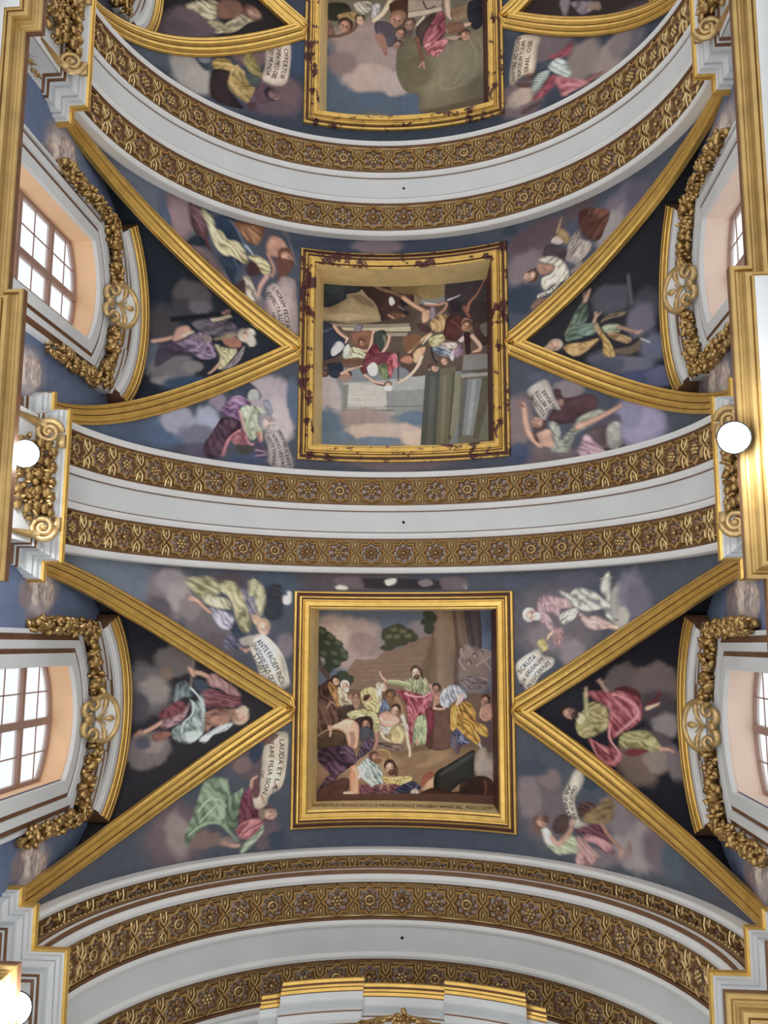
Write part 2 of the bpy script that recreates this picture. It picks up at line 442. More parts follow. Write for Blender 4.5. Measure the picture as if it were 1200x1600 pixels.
ART = {
'pic0': dict(bg='5a6474', res=110, ops=[
['B','98847e',100,-252,-4,169,110,26,50],
['B','a8948a',100,-304,-33,81,51,16,60],
['B','8a7672',100,-178,2,81,51,33,60],
['B','7d7276',100,72,-64,66,37,0,60],
['P','4f5c72',100,2.2,[296,-151,363,-150,360,36,301,36]],
['Q','7e6554',100,2.2,[-248,111,-215,62,-186,65,-127,62,-112,42,-75,25,-31,16,-2,2,43,-20,72,-31,110,-39,145,203,-258,219]],
['S','8c7260',45,2.2,1.5,[-223,75,-90,69,57,60]],
['S','6a5244',45,2.2,1.5,[-210,85,-68,78,72,69]],
['S','8c7260',45,2.2,1.5,[-197,94,-46,88,87,78]],
['S','6a5244',45,2.2,1.5,[-185,103,-90,97,102,88]],
['S','8c7260',45,2.2,1.5,[-172,113,-68,107,57,97]],
['S','6a5244',45,2.2,1.5,[-160,122,-46,116,72,107]],
['S','8c7260',45,2.2,1.5,[-213,132,-90,126,87,116]],
['S','6a5244',45,2.2,1.5,[-201,141,-68,135,101,125]],
['S','8c7260',45,2.2,1.5,[-188,150,-46,144,57,135]],
['S','6a5244',45,2.2,1.5,[-176,160,-90,154,72,144]],
['S','8c7260',45,2.2,1.4,[-163,169,-68,163,87,153]],
['S','6a5244',45,2.2,1.4,[-216,179,-46,172,101,162]],
['S','8c7260',45,2.2,1.5,[-204,188,-90,182,57,172]],
['S','6a5244',45,2.2,1.4,[-191,197,-68,191,72,181]],
['P','74604e',100,2.2,[106,-152,192,-152,248,-152,257,-7,220,37,204,202,64,204,106,16]],
['P','66523f',60,15,[65,89,106,-35,124,37,116,203,28,204]],
['S','85705c',60,19,22,[140,-145,146,16,145,174]],
['S','5c4840',80,16,22,[198,-145,213,15,204,173]],
['S','6e5a4e',60,13,15,[225,-144,246,1]],
['P','54464a',100,2.2,[244,-152,304,-151,315,15,294,29,265,8]],
['S','3e363c',70,10,13,[259,-144,283,8]],
['S','4e4038',60,2.9,2.9,[106,-145,108,9,65,89]],
['B','3c4436',100,-364,-44,29,26,33,35],
['B','3c4436',100,-334,-18,37,29,33,35],
['B','3c4436',100,-304,10,37,29,33,35],
['B','3c4436',100,-281,46,37,25,33,35],
['B','3c4436',100,-310,75,33,29,34,35],
['B','3c4436',100,-333,17,29,44,35,35],
['B','3c4436',100,-363,17,29,44,33,35],
['B','3c4436',100,-267,39,19,16,35,35],
['B','3c4436',100,-332,104,22,17,35,35],
['B','586048',80,-356,-51,15,8.8,51,50],
['B','586048',80,-319,-29,15,8.8,50,50],
['B','586048',80,-289,-4,15,8.8,51,50],
['B','586048',80,-267,28,15,8.8,51,50],
['B','586048',80,-259,50,15,8.8,51,50],
['B','586048',80,-304,39,15,8.8,51,50],
['B','586048',80,-334,-4,15,8.8,51,50],
['B','586048',80,-296,75,15,8.8,51,50],
['B','586048',80,-348,39,15,8.8,51,50],
['S','57463e',90,16,25,[-376,39,-362,90,-332,133]],
['B','3e4638',100,-269,129,25,17,0,35],
['B','3e4638',100,-247,147,25,19,0,35],
['B','3e4638',100,-262,162,29,17,0,35],
['B','4a4a36',100,-71,-45,32,25,0,35],
['B','4a4a36',100,-38,-53,40,27,-1,35],
['B','4a4a36',100,-1,-38,37,25,0,35],
['B','4a4a36',100,20,-27,26,18,0,35],
['B','4a4a36',100,-60,-12,32,25,0,35],
['B','4a4a36',100,-31,-11,37,19,0,35],
['B','4a4a36',100,-82,16,29,12,0,35],
['B','4a4a36',100,-90,-31,16,15,0,35],
['B','6c6a4c',80,-53,-60,15,8.9,0,50],
['B','6c6a4c',80,-16,-53,15,8.9,0,50],
['B','6c6a4c',80,5,-34,15,8.9,-1,50],
['B','6c6a4c',80,-42,-31,15,8.9,-1,50],
['B','6c6a4c',80,-75,-31,15,8.8,0,50],
['B','40443a',100,91,-123,22,16,0,35],
['B','40443a',100,83,-93,25,15,0,35],
['B','40443a',100,94,-64,21,22,0,35],
['B','40443a',100,106,-108,19,22,0,35],
['B','7a6862',100,285,107,69,87,-1,50],
['B','8a7870',100,249,29,26,29,0,50],
['B','86746e',100,323,43,33,26,-1,50],
['H','9a8278','5c4a46',231.2,22.4,10,176,None],
['H','9a8278','5c4a46',286.4,47.2,10,176,None],
['H','9a8278','5c4a46',312.4,36.2,8.7,176,None],
['H','9a8278','5c4a46',260.2,76.0,10,176,None],
['S','a08a80',70,8.8,4.4,[242,101,220,66,235,44]],
['S','a08a80',70,8.7,4.3,[293,86,323,65,353,50]],
['S','a08a80',70,8.7,4.4,[271,144,300,136,337,143]],
['S','a08a80',70,8.7,4.4,[330,72,345,93,352,100]],
['R','6a5a5c','8a7a7a','4c4044',32,16,[219,159,249,130,300,136,337,157,300,179,241,180]],
['P','56463f',60,22,[321,199,351,185,356,338,290,341,299,256]],
['Q','6c5646',100,2.2,[-372,183,358,199,355,421,-368,431]],
['P','8c6e52',100,2.3,[-435,420,-173,424,17,415,231,415,358,431,355,610,-431,620]],
['B','9a7e5c',70,84,463,109,35,-20,70],
['B','7a5c44',60,24,476,86,23,-34,70],
['B','a08462',60,-133,485,117,47,0,70],
['P','8a725c',70,11,[-101,297,27,289,27,420,-116,421]],
['P','64483e',100,3.0,[87,269,174,260,187,412,79,415]],
['P','54382f',80,3.0,[87,276,109,269,109,411,83,411]],
['P','5e4a4c',90,7.3,[301,301,354,295,356,424,304,408]],
['P','9c7260',100,1.8,[306,257,317,239,347,238,356,263,354,292,324,311,301,293]],
['H','9c7260','46302a',326.8,224.2,19,212,None],
['S','b0886e',100,9.6,6.6,[313,257,305,286,324,304,346,299]],
['P','8c8a6a',100,1.1,[8,148,34,129,72,133,99,173,87,218,8,211]],
['R','8e9070','b8b090','5c6046',139,13,[-15,156,8,144,72,137,91,173,87,203,8,200]],
['S','8a9068',100,26,17,[15,170,-38,160,-83,156]],
['S','b4b08c',100,7.5,4.5,[12,163,-38,152,-75,151]],
['S','b48c78',100,13,6.0,[-87,152,-106,134,-114,115]],
['S','c8a48c',100,3.0,1.9,[-106,134,-113,113]],
['R','8a9470','acb490','54603e',148,11,[42,299,79,291,84,357,79,404,34,405,30,358]],
['S','b48c78',100,11,8.9,[43,387,43,410]],
['R','96404c','c07880','5c2430',104,19,[-45,193,8,193,76,210,98,195,110,217,94,254,75,284,42,299,26,343,19,413,8,409,0,365,-7,300,-30,241]],
['S','c4868a',100,9.7,5.2,[-7,204,30,215,72,214,102,195]],
['S','7a3040',80,5.2,3.7,[30,240,57,236,91,210]],
['S','b87078',100,5.2,3.0,[83,225,53,270,34,299]],
['S','6c2c38',100,15,11,[90,298,98,342,90,368]],
['P','742f3c',100,1.1,[76,269,109,269,117,320,98,368,86,404,79,404,84,335]],
['H','c8a48c','5a4636',38.1,114.6,22,139,'5a4030'],
['P','4e3c30',80,2.3,[49,96,65,107,72,144,61,140,55,118]],
['S','b48c78',100,15,9.7,[99,170,110,195,117,236,113,258]],
['S','b48c78',100,13,7.4,[113,261,136,265,158,262]],
['P','9c7260',100,1.1,[110,203,144,198,136,239,121,247]],
['H','9c7260','42302a',123.0,182.2,19,175,None],
['R','8e8e98','c4c4c8','565a6c',122,13,[144,198,167,176,197,165,227,179,246,200,246,219,219,223,196,234,166,260,147,253,136,235]],
['S','c8a48c',100,22,15,[227,212,211,245,200,267]],
['S','b89498',100,17,11,[230,215,219,241]],
['R','a87c2c','d0a648','684414',94,17,[208,252,245,233,272,247,286,279,286,312,324,325,338,357,330,371,297,358,282,345,304,380,300,408,270,388,233,364,207,340,196,296]],
['S','58380f',100,4.4,3.0,[219,267,256,280,282,312]],
['S','58380f',100,3.7,2.2,[211,296,248,346,296,387]],
['S','5a3a10',80,3.7,2.2,[249,240,272,265,286,294]],
['R','b08432','d8ac54','6a4818',140,11,[185,245,208,252,207,325,195,354,180,344,181,297]],
['R','4c4c66','7a80a0','2c2c40',140,11,[188,362,211,343,248,382,259,392,225,411,184,416]],
['S','8088a8',100,6.6,3.7,[221,375,240,393,255,394]],
['S','6c5860',100,18,13,[195,380,201,416,206,437]],
['S','5a4650',100,15,11,[217,411,210,437]],
['S','9c8c84',100,15,7.3,[300,401,315,426,344,456]],
['P','4c3a34',90,7.4,[-381,325,-281,311,-244,348,-258,428,-379,426]],
['P','4c3430',100,2.2,[-379,197,-351,164,-325,145,-291,138,-279,201,-275,256,-281,326,-375,354]],
['R','5c4038','7a5a4c','38241f',120,22,[-377,200,-332,160,-317,212,-278,260,-289,326,-348,369,-375,361]],
['R','96683c','b88a54','5c3c20',129,11,[-329,164,-310,157,-290,186,-275,249,-290,253,-313,212]],
['H','b48c78','3c2a26',-296.6,151.0,18,103,None],
['S','9c7260',100,9.6,5.9,[-331,263,-316,238,-297,252]],
['R','a4957a','c8bea0','6e6450',103,11,[-287,186,-275,179,-237,220,-218,249,-222,264,-275,256]],
['H','b48c78','c4b8a8',-256.6,171.6,19,120,'c0b4a4'],
['H','9c7260','7a5a48',-233.5,217.8,13,121,None],
['H','9c7260','6c4c3e',-210.9,216.0,13,174,None],
['P','8a6a5a',100,1.1,[-230,227,-196,227,-199,260,-218,264]],
['P','463830',100,1.1,[-282,260,-229,249,-218,275,-229,297,-282,304]],
['S','7a6656',100,3.0,3.0,[-280,261,-229,250]],
['R','a49860','c8bc88','6a6038',130,13,[-192,201,-162,179,-132,183,-113,216,-109,264,-124,282,-162,268,-184,242]],
['P','4c3a2c',100,1.1,[-177,212,-154,209,-143,223,-166,238,-181,234]],
['S','b48c78',100,8.2,5.2,[-147,216,-162,234,-177,238]],
['H','c8a48c','8c6c54',-99.8,175.0,19,130,None],
['R','c0b09a','dcd0bc','80725e',139,9.0,[-128,171,-109,164,-105,245,-116,249]],
['R','4c5870','7c8ca4','2c3448',139,9.7,[-105,245,-90,223,-71,260,-79,271,-113,279]],
['P','86644a',100,1.1,[-94,201,-68,190,-34,208,-3,245,4,325,-33,326,-41,267,-79,245]],
['S','a07a5c',70,15,7.4,[-64,208,-30,238,-11,296]],
['H','8a6448','5a4030',-67.6,212.0,22,157,None],
['P','b48c78',100,1.9,[-113,290,-79,275,-41,297,-30,318,-63,341,-109,330]],
['H','b48c78','4a342c',-46.7,270.8,21,193,None],
['S','c8a896',100,11,7.4,[-109,304,-90,319,-41,319]],
['R','b0a49a','d4cabc','746a60',50,9.6,[-112,330,-71,341,-26,326,4,329,-3,369,-63,370,-108,363]],
['S','b0a498',100,19,11,[-18,296,-7,326,4,347]],
['P','a89468',100,1.1,[-71,355,-41,330,-15,333,-7,369,-18,406,-48,414,-75,399]],
['S','c8b688',70,15,7.4,[-37,344,-22,370,-30,399]],
['S','6e5c3c',70,7.4,4.4,[-67,370,-67,396,-48,410]],
['S','c8a48c',100,15,8.9,[-105,363,-93,385,-71,396]],
['S','c8a48c',100,16,11,[0,362,4,395,12,431,12,456]],
['S','9c7260',100,18,15,[-127,363,-123,396,-134,429]],
['R','62504a','8a7468','3c2e2c',34,15,[-116,403,-63,406,-18,410,-26,435,-101,429]],
['R','a8a070','ccc494','6a6440',17,13,[-244,282,-207,271,-162,268,-131,282,-116,312,-116,356,-135,359,-142,326,-169,301,-214,308,-244,297]],
['P','46302e',100,1.1,[-214,312,-176,297,-146,304,-139,341,-153,370,-195,363]],
['H','9c7260','3a2a2a',-168.7,326.4,21,147,'3c3438'],
['P','4a4a50',100,1.1,[-195,345,-161,341,-135,370,-153,403,-191,396]],
['P','c09078',100,1.8,[-326,340,-289,326,-251,308,-221,312,-199,334,-198,385,-205,421,-235,421,-251,384,-273,362,-318,362]],
['S','d8b094',70,15,7.4,[-296,337,-259,319,-225,319]],
['S','9c7260',80,5.9,4.4,[-251,341,-236,363,-228,403]],
['S','c89c82',60,15,11,[-244,348,-213,370,-213,421]],
['P','54402e',100,1.1,[-371,370,-341,356,-289,350,-258,365,-251,390,-273,415,-370,421]],
['S','a08460',100,5.2,5.2,[-367,374,-334,353,-289,346,-255,361,-243,387]],
['S','70583c',100,3.7,3.0,[-359,381,-326,364,-281,364,-258,383]],
['S','b48c78',100,15,9.6,[-322,338,-315,357,-318,375]],
['S','9c7260',90,22,16,[-225,368,-221,398,-228,419]],
['R','564252','80687c','342433',103,18,[-198,438,-176,398,-146,383,-138,416,-160,445,-198,470,-212,485]],
['R','4c3444','70546a','2a1a28',61,26,[-366,443,-351,425,-280,415,-235,419,-213,445,-212,485,-242,506,-279,534,-305,566,-360,611,-378,611,-331,541,-316,526,-346,497,-366,468]],
['S','6e5468',70,11,7.4,[-273,441,-243,448,-216,481]],
['S','34222f',70,7.3,5.1,[-343,483,-295,469,-257,495]],
['P','5c3e34',100,1.1,[-342,576,-301,555,-257,542,-234,557,-248,599,-293,613,-371,611]],
['P','b88064',100,1.8,[-235,506,-216,492,-197,506,-190,535,-197,557,-196,614,-226,614,-234,564]],
['S','d4a486',60,11,7.3,[-216,506,-204,535,-211,600]],
['S','c8a48c',100,11,15,[-256,603,-226,603]],
['R','8a9a98','bcc8c2','4c5e5c',103,15,[-197,499,-168,467,-145,478,-108,507,-96,561,-137,579,-160,564,-190,539]],
['S','e0dcd0',100,15,8.8,[-197,503,-190,525,-197,543]],
['H','9c7260','5c4038',-130.4,459.6,21,34,None],
['P','7c5038',90,1.5,[-138,470,-108,467,-104,481,-130,489]],
['P','8a6c44',90,2.2,[-131,431,-89,427,-67,445,-71,470,-101,463,-119,445]],
['S','a88a5c',100,5.9,4.4,[-116,431,-78,438,-67,463]],
['R','704450','9c6c74','42222c',85,12,[-193,578,-160,571,-137,615,-189,614]],
['R','643c46','8c5c66','3a2028',33,11,[-141,579,-100,568,-70,575,-33,567,-18,614,-141,615]],
['S','9c7260',100,8.8,5.9,[-107,586,-100,571,-81,571,-74,593]],
['H','b48c78','4a3228',-68.6,499.2,24,130,'503828'],
['P','4a3026',80,1.8,[-52,485,-37,506,-41,539,-56,521]],
['R','b89c58','d8c488','74602c',33,12,[-100,535,-59,542,-41,539,4,538,12,545,-33,564,-85,564]],
['R','b09858','d0bc80','6a5828',-36,11,[-38,550,9,534,21,549,-7,568,-38,573]],
['R','34344c','5c5c7c','1c1c2c',33,15,[-46,588,-7,565,29,556,56,579,33,602,1,618,-46,614]],
['P','a09a90',100,1.2,[15,598,37,583,50,601,33,613]],
['P','8c4a3c',100,1.9,[58,556,76,525,100,517,116,528,104,551,68,578]],
['P','b08c70',100,1.2,[68,574,104,539,117,535,115,581,64,593]],
['P','34332f',100,1.5,[116,524,167,488,231,448,271,425,282,434,278,487,277,533,222,558,166,598,115,592]],
['P','4a4a48',80,3.9,[143,515,271,435,262,458,151,526]],
['S','54504a',60,3.9,3.1,[223,478,255,443]],
['P','8c7e72',100,3.1,[282,442,322,410,334,432,358,435,356,543,321,530,281,529]],
['B','9a8e84',70,313,485,31,27,-5,70],
['P','4c302a',100,3.1,[44,609,115,577,206,592,269,533,325,526,356,551,355,618,44,628]],
['P','3a2622',90,3.1,[222,558,301,535,324,582,300,602,229,606]],
['S','6a3c2e',80,12,7.7,[321,545,324,582,316,598]],
['Q','5e4034',95,1.2,[-408,610,379,598,378,638,-407,651]],
]),
'vault0': dict(bg='50545f', res=75, ops=[
['B','66707e',100,-1203,-216,305,102,13,80],
['B','5a5056',100,-288,-257,310,52,-2,60],
['B','48505f',100,21,767,631,73,-3,70],
['B','4a5566',100,-508,-209,107,107,-3,80],
['B','786c70',100,-962,-177,100,100,27,50],
['B','8c8084',100,-959,-226,69,42,-6,50],
['B','948a88',100,-922,-169,52,58,-4,60],
['B','5c545c',100,-1006,-127,63,42,40,70],
['B','6c6468',100,-789,-59,120,68,46,60],
['B','645a60',100,-742,9,79,52,48,60],
['B','7e7274',100,-870,-132,47,47,-4,50],
['B','766c72',100,-477,8,37,47,0,60],
['B','564c52',100,-717,-233,85,37,-3,70],
['P','3c3f48',95,5.3,[-574,-208,-520,-235,-493,-215,-488,-116,-517,-89,-555,-99,-578,-156]],
['S','2e2c34',90,5.3,3.2,[-559,-140,-525,-219,-495,-215]],
['S','54505a',90,5.3,3.2,[-559,-145,-522,-214,-497,-202]],
['S','2e2c34',90,5.3,3.2,[-559,-149,-520,-209,-499,-189]],
['S','54505a',90,5.3,3.2,[-559,-153,-517,-204,-501,-176]],
['S','2e2c34',90,5.3,3.2,[-559,-157,-514,-199,-503,-162]],
['S','54505a',90,5.3,3.2,[-559,-161,-511,-194,-505,-149]],
['S','2e2c34',90,5.3,3.2,[-559,-165,-508,-189,-507,-136]],
['S','54505a',90,5.3,3.2,[-560,-170,-505,-183,-508,-123]],
['S','2e2c34',90,5.3,3.2,[-560,-174,-503,-178,-510,-110]],
['P','ccc8c0',90,1.6,[-488,-184,-473,-189,-471,-203,-457,-203,-459,-158,-486,-155]],
['R','6e6a78','a09aa4','40404e',100,21,[-662,-205,-607,-196,-588,-114,-620,-103,-644,-154]],
['R','a4a07c','d0c8a4','6a6648',191,21,[-624,-242,-602,-246,-569,-213,-562,-156,-582,-104,-594,-140,-606,-181,-628,-185]],
['R','9a9870','c8c09a','5e5c3e',44,24,[-897,-232,-841,-248,-779,-246,-756,-211,-760,-181,-805,-194,-815,-164,-850,-182]],
['R','a8a282','d8d0b0','6c6848',97,22,[-811,-189,-760,-176,-716,-167,-703,-132,-742,-131,-809,-149]],
['R','9c9670','ccc29a','5c5638',126,23,[-751,-222,-707,-239,-667,-210,-644,-154,-620,-93,-624,-47,-657,-52,-681,-102,-705,-168,-750,-201]],
['P','3c4454',100,1.6,[-697,-102,-657,-41,-624,-26,-661,-11,-701,-51]],
['S','b48c78',100,18,13,[-871,-162,-843,-158,-814,-134,-786,-115]],
['S','c8a48c',100,6.3,5.3,[-866,-172,-837,-153]],
['R','9490a0','c4bccc','5c5868',80,17,[-786,-130,-747,-126,-691,-102,-696,-66,-712,-51,-751,-65]],
['R','54546c','7e7a90','343448',65,18,[-727,-6,-700,-31,-661,-6,-644,19,-677,24,-720,19]],
['S','9c7260',100,9.4,6.3,[-655,19,-639,24]],
['S','b48c78',100,12,8.4,[-638,29,-617,19]],
['P','b49078',100,1.6,[-615,-108,-588,-109,-571,-78,-603,-73]],
['H','c4a08c','a88c70',-565.0,-62.8,29,136,None],
['P','bcb4a4',100,2.1,[-613,-21,-570,-37,-515,4,-481,65,-455,153,-500,175,-544,152,-571,136,-588,80,-617,24]],
['P','a0968a',90,3.1,[-662,-16,-602,-32,-612,-1,-644,9]],
['S','8c8074',80,4.2,3.1,[-617,24,-588,80,-571,136]],
['S','dcd4c4',70,4.2,3.1,[-570,-32,-515,9,-476,71,-461,153]],
['B','6c5a60',100,-900,674,132,115,14,70],
['B','8a7a78',100,-890,676,48,88,-35,60],
['B','64545a',100,-616,453,81,54,36,60],
['B','7a6464',100,-635,452,40,31,6,60],
['B','7c6660',100,-776,707,71,31,12,60],
['B','6a5a60',100,-535,707,53,67,8,70],
['B','3c4458',100,-585,407,27,41,5,50],
['B','424a5c',100,-489,736,45,36,8,60],
['B','8a746c',100,-692,725,31,18,11,60],
['P','b4a692',100,1.8,[-521,345,-475,338,-456,360,-463,475,-480,543,-525,571,-538,605,-566,620,-589,605,-600,566,-568,534,-560,470,-553,396]],
['S','d0c4b0',80,3.6,2.7,[-463,365,-467,474,-485,539]],
['P','6c4a48',100,1.3,[-596,515,-568,517,-567,568,-590,575]],
['P','6a4a42',90,2.7,[-559,357,-508,341,-498,355,-544,384]],
['S','b48c78',100,12,9.0,[-600,540,-597,511,-578,499]],
['S','9c7260',100,8.9,7.2,[-558,569,-546,600]],
['R','6c8068','98ac8c','44543f',100,27,[-784,500,-747,491,-704,499,-689,525,-679,560,-633,540,-645,596,-648,655,-675,694,-722,656,-778,658,-820,686,-851,722,-858,673,-827,611,-815,572,-802,532]],
['S','a4b496',100,7.1,4.4,[-809,605,-768,568,-725,572,-696,600]],
['S','a4b496',100,6.2,3.5,[-798,643,-761,610,-725,589,-718,644]],
['S','98aa8c',100,7.1,4.4,[-843,683,-788,653,-722,656,-679,694,-646,727]],
['S','90a284',100,5.3,3.6,[-699,503,-688,559,-682,610]],
['P','a0ae90',80,2.7,[-725,589,-701,608,-704,641,-723,631]],
['R','642f3e','8c5060','40202a',101,20,[-641,588,-619,548,-600,540,-585,610,-556,625,-551,655,-593,656,-643,664]],
['R','b0686c','d09494','743840',-52,16,[-656,688,-629,661,-574,653,-551,668,-564,692,-609,722,-637,715]],
['R','8a967c','b8c4a8','5a6650',-79,15,[-635,769,-627,741,-573,704,-551,676,-550,706,-586,741,-617,767]],
['S','b48c78',100,11,15,[-702,725,-673,740,-645,743]],
['H','b89080','5a4038',-526.1,637.6,28,22,None],
['P','9c8878',60,2.7,[-566,624,-538,622,-542,656,-565,650]],
['B','6a6268',100,612,-89,190,149,1,70],
['B','7c7074',100,577,-25,81,54,0,60],
['B','52586a',100,454,-237,55,28,3,60],
['B','5c5a68',100,714,-240,91,32,4,60],
['B','847a7e',100,686,28,58,54,-1,60],
['B','9a9490',100,889,-133,36,81,3,50],
['B','74707e',100,937,-184,55,91,32,70],
['B','6a6474',100,976,-150,63,72,4,70],
['B','a29c92',100,907,-100,27,36,1,60],
['R','9c7e84','c4a4a6','6a5056',103,18,[548,-173,582,-185,630,-175,682,-161,691,-139,638,-132,633,-106,595,-120,542,-125]],
['R','a8888c','ccaeb0','745a60',84,14,[537,-121,580,-116,603,-81,612,-51,593,-56,565,-82,542,-95]],
['S','c8a48c',100,14,9.1,[607,-47,588,-34,582,-21]],
['R','a4807e','c8a4a0','70504f',130,12,[607,-51,636,-60,650,-34,634,0,620,4,606,-13]],
['R','b0aea0','dcd8c4','60606c',57,19,[635,-201,674,-187,708,-207,772,-196,825,-160,849,-143,858,-114,887,-89,891,-73,837,-98,824,-127,779,-124,730,-126,692,-143]],
['R','a8a69c','d4d0c0','5c5c66',-44,12,[633,-106,681,-131,711,-130,705,-105,651,-76]],
['R','aeaa9c','d4d0bc','64626a',129,14,[812,-215,839,-255,854,-250,850,-155,830,-168]],
['R','b0928e','d0b4ac','7a5e5e',24,14,[715,-118,749,-100,788,-104,847,-78,851,-62,786,-54,738,-75]],
['S','c8a48c',100,15,15,[846,-66,878,-61]],
['H','c0a090','c8c2ba',513.5,-112.6,27,17,'d0ccc4'],
['P','a89a62',100,1.4,[540,-13,563,-21,584,9,562,26,542,4]],
['S','c8bc84',100,4.5,3.6,[547,-13,567,17]],
['P','b4aca2',100,1.8,[453,70,515,26,544,17,562,39,604,51,599,81,546,116,512,172,479,160,457,126]],
['B','6c6064',100,551,580,105,142,-11,70],
['B','7c6c6c',100,575,489,47,37,-9,60],
['B','7e7072',100,496,561,47,79,-9,60],
['B','48505f',100,504,455,74,32,-8,60],
['B','8e8484',100,929,668,100,89,9,50],
['B','7a6e72',100,863,579,89,68,-15,60],
['B','786c70',100,764,738,104,36,-17,70],
['B','6e6066',100,1018,673,68,78,-20,70],
['B','3e4a58',100,740,482,37,32,36,50],
['B','525c68',100,1078,696,47,63,-22,60],
['P','bab2a2',100,2.1,[681,450,707,445,717,475,699,511,675,552,685,599,701,626,729,627,712,639,672,651,668,611,651,613,635,576,630,543,654,496]],
['P','54403e',100,3.1,[583,655,606,619,640,610,650,642,632,673,593,678]],
['R','5c443e','7a5e50','3c2c28',18,16,[692,565,749,553,760,575,713,605,691,603]],
['R','806848','a08858','503e2a',-40,16,[701,616,760,571,807,531,841,546,834,588,816,610,769,626,718,624]],
['P','c8c2b0',100,1.6,[541,665,571,671,587,708,619,733,586,742,553,717]],
['R','a0a886','c4ccaa','6c7458',18,16,[564,721,603,725,666,678,681,728,652,742,597,750]],
['S','b48c78',100,21,15,[581,699,603,716,643,681,661,650]],
['S','b48c78',100,14,13,[658,641,667,625]],
['R','6c3c4a','8e5a68','46242e',15,18,[672,663,735,631,780,629,824,682,829,709,789,716,733,673]],
['R','a8807c','c8a09a','74504e',93,18,[677,682,705,682,743,714,765,729,736,767,674,772,686,728]],
['R','9c6c6c','c09090','684044',15,18,[711,672,756,665,824,687,806,713,755,693,716,690]],
['S','9c7260',100,18,13,[786,623,808,652,847,683,864,698]],
['S','8a6456',100,11,7.3,[900,665,887,699,880,720]],
['S','8a6456',100,8.4,6.3,[903,678,905,716]],
['S','b48c78',100,16,10,[864,698,851,723]],
['H','a88070','6c4838',535.8,646.2,25,-56,'5c4034'],
['P','74584e',90,3.1,[505,669,527,662,540,685,521,692]],
['P','c4bcae',95,1.7,[-275,-227,-245,-240,-228,-228,-236,-215,-271,-217]],
['P','3c3438',90,3.4,[-185,-254,-116,-263,57,-259,143,-250,152,-220,5,-219,-167,-224]],
['P','c8c2b4',95,1.7,[-77,-255,-34,-262,-38,-242,-68,-233]],
['P','847478',90,2.6,[57,-250,100,-259,117,-237,74,-229]],
['P','c4bcae',90,1.7,[238,-235,251,-239,254,-220,243,-220]],
['P','6e5e62',90,5.2,[-280,-261,-185,-267,-167,-220,-262,-236]],
['P','6e6064',90,5.2,[152,-262,247,-261,247,-218,160,-219]],
]),
'lun0L': dict(bg='37343a', res=75, ops=[
['B','2e3038',100,-890,-11,216,52,40,70],
['B','6c6462',100,-837,68,65,56,0,40],
['B','6a6264',100,-942,174,83,96,2,45],
['B','8a827c',100,-914,174,50,54,2,60],
['B','565058',100,-972,235,45,66,2,70],
['B','7c6a5c',100,-871,112,26,26,1,70],
['B','746a68',100,-923,389,73,61,4,40],
['B','8a7c76',100,-910,373,37,29,3,60],
['B','565462',100,-942,364,28,24,54,70],
['S','8a7a6c',100,6.1,5.2,[-765,41,-786,122,-798,194]],
['R','5c666e','8c989a','3a4248',176,17,[-846,162,-812,140,-789,167,-790,199,-823,203,-851,220]],
['P','465060',95,2.6,[-783,136,-745,141,-730,164,-748,177,-773,177]],
['S','b48c78',100,19,18,[-776,109,-751,113,-719,132]],
['S','b48c78',100,19,17,[-789,95,-781,118]],
['R','8a6464','b89290','583a3e',130,15,[-737,141,-708,113,-677,136,-644,160,-620,187,-625,206,-663,192,-696,168,-722,164]],
['R','6c3a42','94606a','442028',11,18,[-761,186,-722,173,-668,192,-621,206,-622,242,-665,242,-741,240,-749,218]],
['R','68343c','8e5258','421e26',106,17,[-902,263,-879,242,-839,216,-815,221,-822,257,-885,281]],
['R','8a686c','b89498','5a3c42',-26,11,[-896,290,-853,273,-822,257,-798,221,-806,261,-824,292,-878,316]],
['S','b48c78',100,16,14,[-892,294,-922,315,-955,330]],
['S','9c7260',100,20,9.7,[-955,326,-973,338]],
['P','8a5850',100,2.1,[-915,340,-889,324,-857,329,-855,342,-900,362]],
['R','74807e','aab6b2','444e50',117,17,[-798,208,-774,222,-756,186,-745,240,-742,328,-763,357,-790,369,-837,355,-853,325,-827,300,-789,275,-790,239]],
['S','b8c4be',100,6.9,4.3,[-793,167,-765,204,-748,254]],
['S','b0bcb8',100,6.8,4.2,[-786,222,-789,266,-815,296,-820,330]],
['P','b4c0b8',85,3.4,[-808,331,-767,327,-746,332,-763,357,-791,365]],
['P','a8b4b0',80,2.1,[-780,275,-753,302,-761,310,-783,293]],
['R','845c50','ac8470','583a34',20,15,[-744,267,-707,246,-664,251,-654,278,-669,299,-711,303,-733,332]],
['R','a8aeb0','d0d4d4','6c7478',-55,11,[-755,357,-725,333,-693,312,-656,299,-643,304,-662,325,-707,341,-728,366]],
['P','9c7260',100,2.2,[-730,281,-680,268,-654,282,-661,299,-710,311]],
['H','b48c78','a89078',-624.2,275.8,30,-278,'8c6c58'],
['B','b4a08a',100,-610,256,20,18,1,50],
]),
'lun0R': dict(bg='2a2832', res=75, ops=[
['B','665a58',100,819,143,73,73,-3,35],
['B','6e5e5e',100,917,140,71,75,-3,35],
['B','50464a',100,924,222,74,66,55,60],
['B','847a7a',100,944,282,42,46,74,60],
['B','5c5054',100,918,335,61,31,53,60],
['B','705e54',100,842,416,68,65,31,50],
['B','86766e',100,904,398,45,45,-6,60],
['B','74686a',100,964,408,33,55,-7,60],
['B','32343c',100,598,183,85,85,-3,80],
['S','b89480',100,9.1,5.8,[757,170,741,149,728,124]],
['S','b89480',100,5.0,3.3,[740,145,720,128]],
['S','b89480',100,4.1,2.5,[736,137,744,132]],
['P','5c2830',100,2.0,[780,157,819,149,858,163,869,192,850,188,800,173]],
